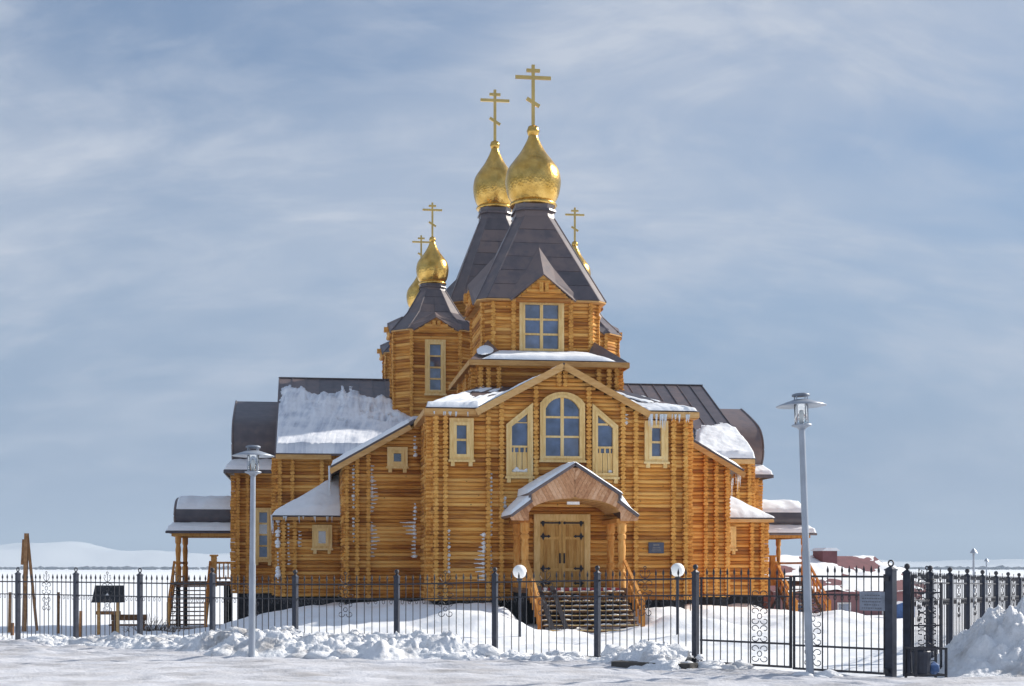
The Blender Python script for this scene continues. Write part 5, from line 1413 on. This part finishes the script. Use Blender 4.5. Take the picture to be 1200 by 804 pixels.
# ================================================================== snow banks and heaps
def bank_height(s, px):
    a = 0.16 + 0.10 * sm(30, 110, px)
    a += 0.24 * sm(225, 300, px) * (1 - sm(430, 520, px))
    a += 0.20 * sm(440, 480, px) * (1 - sm(520, 590, px))
    a -= 0.12 * sm(560, 620, px) * (1 - sm(700, 740, px))
    a += 0.16 * sm(725, 760, px) * (1 - sm(806, 822, px))
    return a
def build_bank():
    mb = MB(); total = sum((FP[i + 1] - FP[i]).length for i in range(len(FP) - 1)); n = 620; m = 84
    for i in range(n + 1):
        s = total * i / n; acc = 0
        for a, b in zip(FP[:-1], FP[1:]):
            L_ = (b - a).length
            if s <= acc + L_ + 1e-6: p = a.lerp(b, (s - acc) / L_); d = (b - a).normalized(); break
            acc += L_
        nr = Vector((d.y, -d.x)); nr = (nr * 0.35 + Vector((0, -1)) * 0.65).normalized()
        px = 600 + 1700 * p.x / p.y; H = bank_height(s, px)
        wid = 1.4 + 2.6 * min(1, H / 0.6)
        for j in range(m + 1):
            t = j / m; w = -0.5 + t * (wid + 0.5)
            x, y = p.x + nr.x * w, p.y + nr.y * w
            env = sm(-0.5, 0.5, w) * (1 - sm(wid * 0.45, wid, w))
            v3 = Vector((x, y, 0))
            lump = noise.fractal(v3 * 0.8 + Vector((0, 0, 3)), 0.75, 2.2, 7)
            ce = noise.voronoi(v3 * 2.1)[0]; chunk = (ce[1] - ce[0])
            ce2 = noise.voronoi(v3 * 4.7)[0]; chunk2 = (ce2[1] - ce2[0])
            h = H * env * (0.85 + 0.65 * lump) + env * (0.13 * chunk * sm(-0.2, 0.5, lump) + 0.06 * chunk2 + 0.05 * noise.fractal(v3 * 5, 0.7, 2.2, 3)) * (0.6 + H)
            if t < 0.02 or t > 0.98: h = -0.06
            mb.v.append((x, y, ground_h(x, y) + 0.03 + h - 0.05 * (1 - env)))
    for i in range(n):
        for j in range(m): mb.f.append((i * (m + 1) + j, i * (m + 1) + j + 1, (i + 1) * (m + 1) + j + 1, (i + 1) * (m + 1) + j))
    rs = random.Random(11)
    for k in range(430):
        px = rs.choice([rs.uniform(0, 250), rs.uniform(220, 540), rs.uniform(220, 540), rs.uniform(560, 812)])
        x0 = None
        Y = None
        for (pa, ya), (pb, yb) in zip(FENCE[:-1], FENCE[1:]):
            if pa <= px <= pb: Y = ya + (yb - ya) * (px - pa) / (pb - pa)
        H = bank_height(0, px); w = rs.uniform(0.2, 1.4 + 3.6 * H); yy = Y - w; xx = (px - 600) / 1700 * Y
        r_ = 0.025 + 0.17 * rs.random() ** 3.2 * (1 + 0.9 * H)
        env = sm(-0.5, 0.5, w) * (1 - sm(0.7, 1.4 + 4.0 * H, w))
        mb.blob((xx, yy, ground_h(xx, yy) + H * env * 0.85 + r_ * 0.25), r_, (rs.uniform(0.9, 1.7), rs.uniform(0.8, 1.2), rs.uniform(0.55, 0.95)), seed=k * 1.3, amp=0.55, sub=2)
    o = mb.build('ploughed_snow_bank', 'bank_snow', smooth=True); tag(o, 'lumpy ploughed snow bank lying along the road side of the fence', kind='stuff')
build_bank()
def build_heap():
    mb = MB(); n = 230; m = 190
    for j in range(m + 1):
        for i in range(n + 1):
            x = 7.9 + 7.5 * i / n; y = 26.9 + 5.2 * j / m
            c = sm(7.9, 10.2, x - 0.12 * (y - 28)) * (1 - 0.35 * sm(10.6, 12.5, x)) * (1 - sm(13.5, 15.3, x))
            dy = sm(26.9, 29.2, y + 0.25 * noise.noise(Vector((x * 0.6, 2, 0)))) * (1 - sm(30.2, 32.1, y))
            v3 = Vector((x, y, 0))
            ce = noise.voronoi(v3 * 1.7)[0]; ce2 = noise.voronoi(v3 * 3.9)[0]
            env = c * dy
            h = 1.45 * env * (0.92 + 0.34 * noise.fractal(v3 * 0.9, 0.7, 2.2, 7)) + min(1, env * 3) * (0.26 * (ce[1] - ce[0]) + 0.13 * (ce2[1] - ce2[0]) + 0.07 * noise.fractal(v3 * 4, 0.7, 2.2, 4) - 0.08)
            mb.v.append((x, y, ground_h(x, y) + h - 0.04 * (1 - min(1, env * 8)) + 0.02))
    for j in range(m):
        for i in range(n): mb.f.append((j * (n + 1) + i, j * (n + 1) + i + 1, (j + 1) * (n + 1) + i + 1, (j + 1) * (n + 1) + i))
    o = mb.build('snow_heap', 'bank_snow', smooth=True); tag(o, 'big rough heap of snow piled before the return fence', kind='stuff')
build_heap()
mb = MB(); rs = random.Random(21)
for k in range(420):
    x = rs.uniform(-13, 11); e = road_edge(x); y = e - abs(rs.gauss(0, 1)) * 1.6 - 0.4; sz = rs.uniform(0.015, 0.05) * (1.7 if rs.random() < 0.06 else 1)
    if y < 22: continue
    mb.blob((x, y, ground_h(x, y) + 0.06), sz, (rs.uniform(1, 1.8), 1, 0.7), seed=k, amp=0.5)
o = mb.build('snow_crumbs', 'bank_snow'); tag(o, 'loose crumbs of snow scattered over the road edge', kind='stuff')
# concrete kerb slab showing at the fence foot
ka, kb = Vector(ray(722, 30.15)), Vector(ray(813, 29.35))
k_ = MB(); k_.bar((ka.x, ka.y, 0.10), (kb.x, kb.y, 0.10), 0.5, 0.12); ko = k_.build('kerb_slab', 'concrete'); tag(ko, 'dark concrete slab edge showing under the snow near the gate', 'slab')
# snow lump at the foot of the lamp by the gate
for px, Y, sz, lab in ((955, 27.2, 0.34, 'snow clump at the foot of the lamp standing at the gate'), (858, 29.6, 0.45, 'low snow clump under the gate leaf near the kerb slab')):
    x, y = ray(px, Y); mb = MB(); rs = random.Random(px)
    for k in range(12): mb.blob((x + rs.uniform(-1, 1) * sz * 1.2, y + rs.uniform(-0.5, 0.5) * sz, 0.0 + rs.uniform(0, 0.10)), sz * rs.uniform(0.25, 0.6), (1.3, 1, 0.6), seed=k + px, amp=0.5, sub=2)
    o = mb.build('snow_clump', 'bank_snow', smooth=True); tag(o, lab, kind='stuff')

# ================================================================== yard furniture and far things
x, y = ray(127, 50); g = ground_h(x, y)
nb = empty('notice_board', (x, y, g)); tag(nb, 'dark roofed notice board on wooden legs in the yard behind the fence', 'sign')
m = MB(); zt = CAMZ - 21 * 50 / 1700 - g; zb_ = CAMZ - 41 * 50 / 1700 - g
m.poly_prism([(-0.50, -0.30, zb_), (-0.50, 0.28, zb_), (-0.46, 0.0, zt)], (1.0, 0, 0)); m.build('roof', 'plinth', nb)
for s in (-1, 1): m = MB(); m.box(s * 0.33 - 0.05, s * 0.33 + 0.05, -0.05, 0.05, -0.3, zb_ + 0.1); m.build('leg', 'fascia', nb)
m = MB(); m.box(-0.42, 0.42, -0.04, 0.04, zb_ - 0.42, zb_ - 0.30); m.build('crossbar', 'old_wood', nb)
m = MB(); m.poly_prism([(-0.09, -0.22, zb_ + 0.24), (0.09, -0.22, zb_ + 0.24), (0, -0.15, zb_ + 0.33)], (0, 0.02, 0)); m.build('mark', 'pale', nb)
# leaning wooden frame of two poles
x, y = ray(32, 60); g = ground_h(x, y)
wm = empty('wooden_tripod', (x, y, g)); tag(wm, 'tall weathered A-shaped timber frame standing on the open snow', 'timber frame')
hz = CAMZ + 40 * 60 / 1700 - g
m = MB(); m.bar((-0.14, 0, -0.3), (-0.03, 0, hz), 0.15, 0.15); m.build('pole', 'old_wood', wm)
m = MB(); m.bar((0.40, 0.1, -0.3), (0.0, 0.02, hz - 0.08), 0.09, 0.11); m.build('pole', 'old_wood', wm)
m = MB(); m.bar((-0.20, -0.02, hz - 1.3), (-0.14, -0.02, hz - 0.25), 0.10, 0.10); m.build('board', 'old_wood', wm)
# small stakes standing in the yard
for k, (px, Y, top, lab) in enumerate(((11, 52, 694, 'dark stake in the snow at the foot of the A-shaped timber frame'), (14, 46, 730, 'very short dark stub of a stake close behind the fence'), (68, 54, 694, 'dark stake standing between the timber frame and the notice board'), (94, 47, 716, 'short dark stake beside the left leg of the notice board'))):
    x, y, z = ray(px, Y, top); g = ground_h(x, y)
    m = MB(); m.cyl((0, 0, -0.3), (0.02, 0, z - g), 0.06, 8, 0.05); o = m.build('stake', 'old_wood'); o.location = (x, y, g)
    tag(o, lab, 'stake', 'stakes left of the notice board')
# brush pile
x, y = ray(182, 52); g = ground_h(x, y); mb = MB(); rs = random.Random(4)
for k in range(170):
    p = Vector((x + rs.gauss(0, 0.45), y + rs.gauss(0, 0.4), g - 0.05)); d = Vector((rs.gauss(0, 0.5), rs.gauss(0, 0.5), rs.uniform(0.3, 1.0))).normalized()
    mb.cyl(p, p + d * rs.uniform(0.3, 0.95), 0.014, 4, 0.005)
o = mb.build('brushwood', 'twig'); tag(o, 'dark tangle of bare brushwood beside the left porch stairs', kind='stuff')
# dark plank bench behind
x, y = ray(150, 56); g = ground_h(x, y); bd = empty('plank_bench', (x, y, g)); tag(bd, 'low weathered plank bench half buried right of the notice board', 'bench')
m = MB(); m.box(-0.7, 0.7, -0.18, 0.18, 0.42, 0.48); m.build('seat', 'old_wood', bd)
m = MB(); m.box(-0.7, 0.7, 0.16, 0.2, 0.62, 0.85); m.build('backrest', 'old_wood', bd)
for s in (-1, 1): m = MB(); m.box(s * 0.55 - 0.05, s * 0.55 + 0.05, -0.15, 0.2, -0.3, 0.62); m.build('leg', 'old_wood', bd)

# red house beyond the right porch
def house(px, Y, width, depth, zr, ze, label, rz, dormers):
    x, y = ray(px, Y); g = ground_h(x, y); h = empty('red_house', (x, y, g), rz); tag(h, label, 'house', 'red houses behind the church')
    w, d = width / 2, depth / 2; zr -= g; ze -= g
    m = MB(); m.poly_prism([(-w, -d, -0.5), (-w, d, -0.5), (-w, d, ze), (-w, 0, zr - 0.1), (-w, -d, ze)], (width, 0, 0)); wl = m.build('wall', 'red_wall', h)
    m = MB()
    for s in (-1, 1): m.slab([(-w - 0.3, s * (d + 0.4), ze - 0.15), (w + 0.3, s * (d + 0.4), ze - 0.15), (w + 0.3, 0, zr), (-w - 0.3, 0, zr)], 0.12)
    rf_ = m.build('roof', 'red_roof', h)
    mb = MB(); n, k = 60, 24
    for j in range(k + 1):
        for i in range(n + 1):
            s, t = i / n, j / k; hh = 0.03 + 0.24 * noise.fractal(Vector((s * width * 0.35, t * 3, px)), 0.9, 2, 4)
            mb.v.append((-w - 0.25 + (width + 0.5) * s, -(d + 0.35) * (1 - t), ze - 0.12 + (zr - ze + 0.12) * t + max(-0.05, hh)))
    for j in range(k):
        for i in range(n): mb.f.append((j * (n + 1) + i, j * (n + 1) + i + 1, (j + 1) * (n + 1) + i + 1, (j + 1) * (n + 1) + i))
    mb.build('roof_snow', 'roof_snow', rf_, smooth=True)
    for du in dormers:
        m = MB(); m.box(du - 0.5, du + 0.5, -d * 0.26, 0.0, ze + 0.2, zr + 0.28); dd = m.build('dormer', 'red_roof', h)
        m = MB(); m.poly_prism([(du - 0.62, -d * 0.30, zr + 0.28), (du + 0.62, -d * 0.30, zr + 0.28), (du + 0.35, -d * 0.30, zr + 0.45), (du - 0.35, -d * 0.30, zr + 0.45)], (0, d * 0.33, 0)); m.build('dormer_roof', 'roof_snow', dd)
    nw = max(2, int(width / 2.4))
    for k in range(nw):
        u = -w + width * (k + 0.5) / nw; m = MB(); m.box(u - 0.45, u + 0.45, -d - 0.06, -d + 0.02, ze - 1.9, ze - 0.7); fo = m.build('window', 'pale', h)
        m = MB(); m.box(u - 0.36, u + 0.36, -d - 0.07, -d - 0.061, ze - 1.82, ze - 0.78); m.build('pane', 'pane', fo)
house(944, 82, 9, 7, 2.75, 0.9, 'red house with one big boxy dormer standing next to the church side porch', R(24), (1.0,))
house(978, 122, 12, 8, 2.55, 0.3, 'red house in the middle of the snowy roofed row beyond the gate', R(30), (-0.5,))
house(1003, 185, 16, 9, 2.1, -0.6, 'low red house at the far end of the snowy roofed row beyond the gate', R(30), (2.0,))
house(903, 100, 12, 8, 2.85, 1.2, 'red house seen between the posts of the church side porch', R(4), (-1.0,))
bx = Vector(ray(1056, 75)); g = ground_h(bx.x, bx.y); bc = empty('blue_cabin', (bx.x, bx.y, g)); tag(bc, 'small blue painted cabin seen through the gap by the gate post', 'cabin'); bc.scale = (0.5, 0.5, 0.6)
m = MB(); m.poly_prism([(-1.2, -0.8, 0), (1.2, -0.8, 0), (1.2, -0.8, 1.0), (0, -0.8, 1.35), (-1.2, -0.8, 1.0)], (0, 1.6, 0)); m.build('wall', 'blue_paint', bc)
m = MB()
for s in (-1, 1): m.slab([(0, -0.95, 1.42), (s * 1.4, -0.95, 1.02), (s * 1.4, 0.95, 1.02), (0, 0.95, 1.42)], 0.06)
m.build('roof', 'roof_snow', bc)

# ================================================================== haze
m, nt, N, L, P = new_mat('haze')
N.remove(P); vp = N.new('ShaderNodeVolumePrincipled'); vp.inputs['Color'].default_value = (0.66, 0.82, 1.0, 1); vp.inputs['Density'].default_value = 2.0e-4
L.new(vp.outputs[0], N['Material Output'].inputs['Volume']); MATS['haze'] = m
hb = MB(); hb.box(-9600, 9600, -700, 12400, -12, 260); ho = hb.build('haze', 'haze'); tag(ho, 'thin pale winter haze filling the air', kind='stuff')
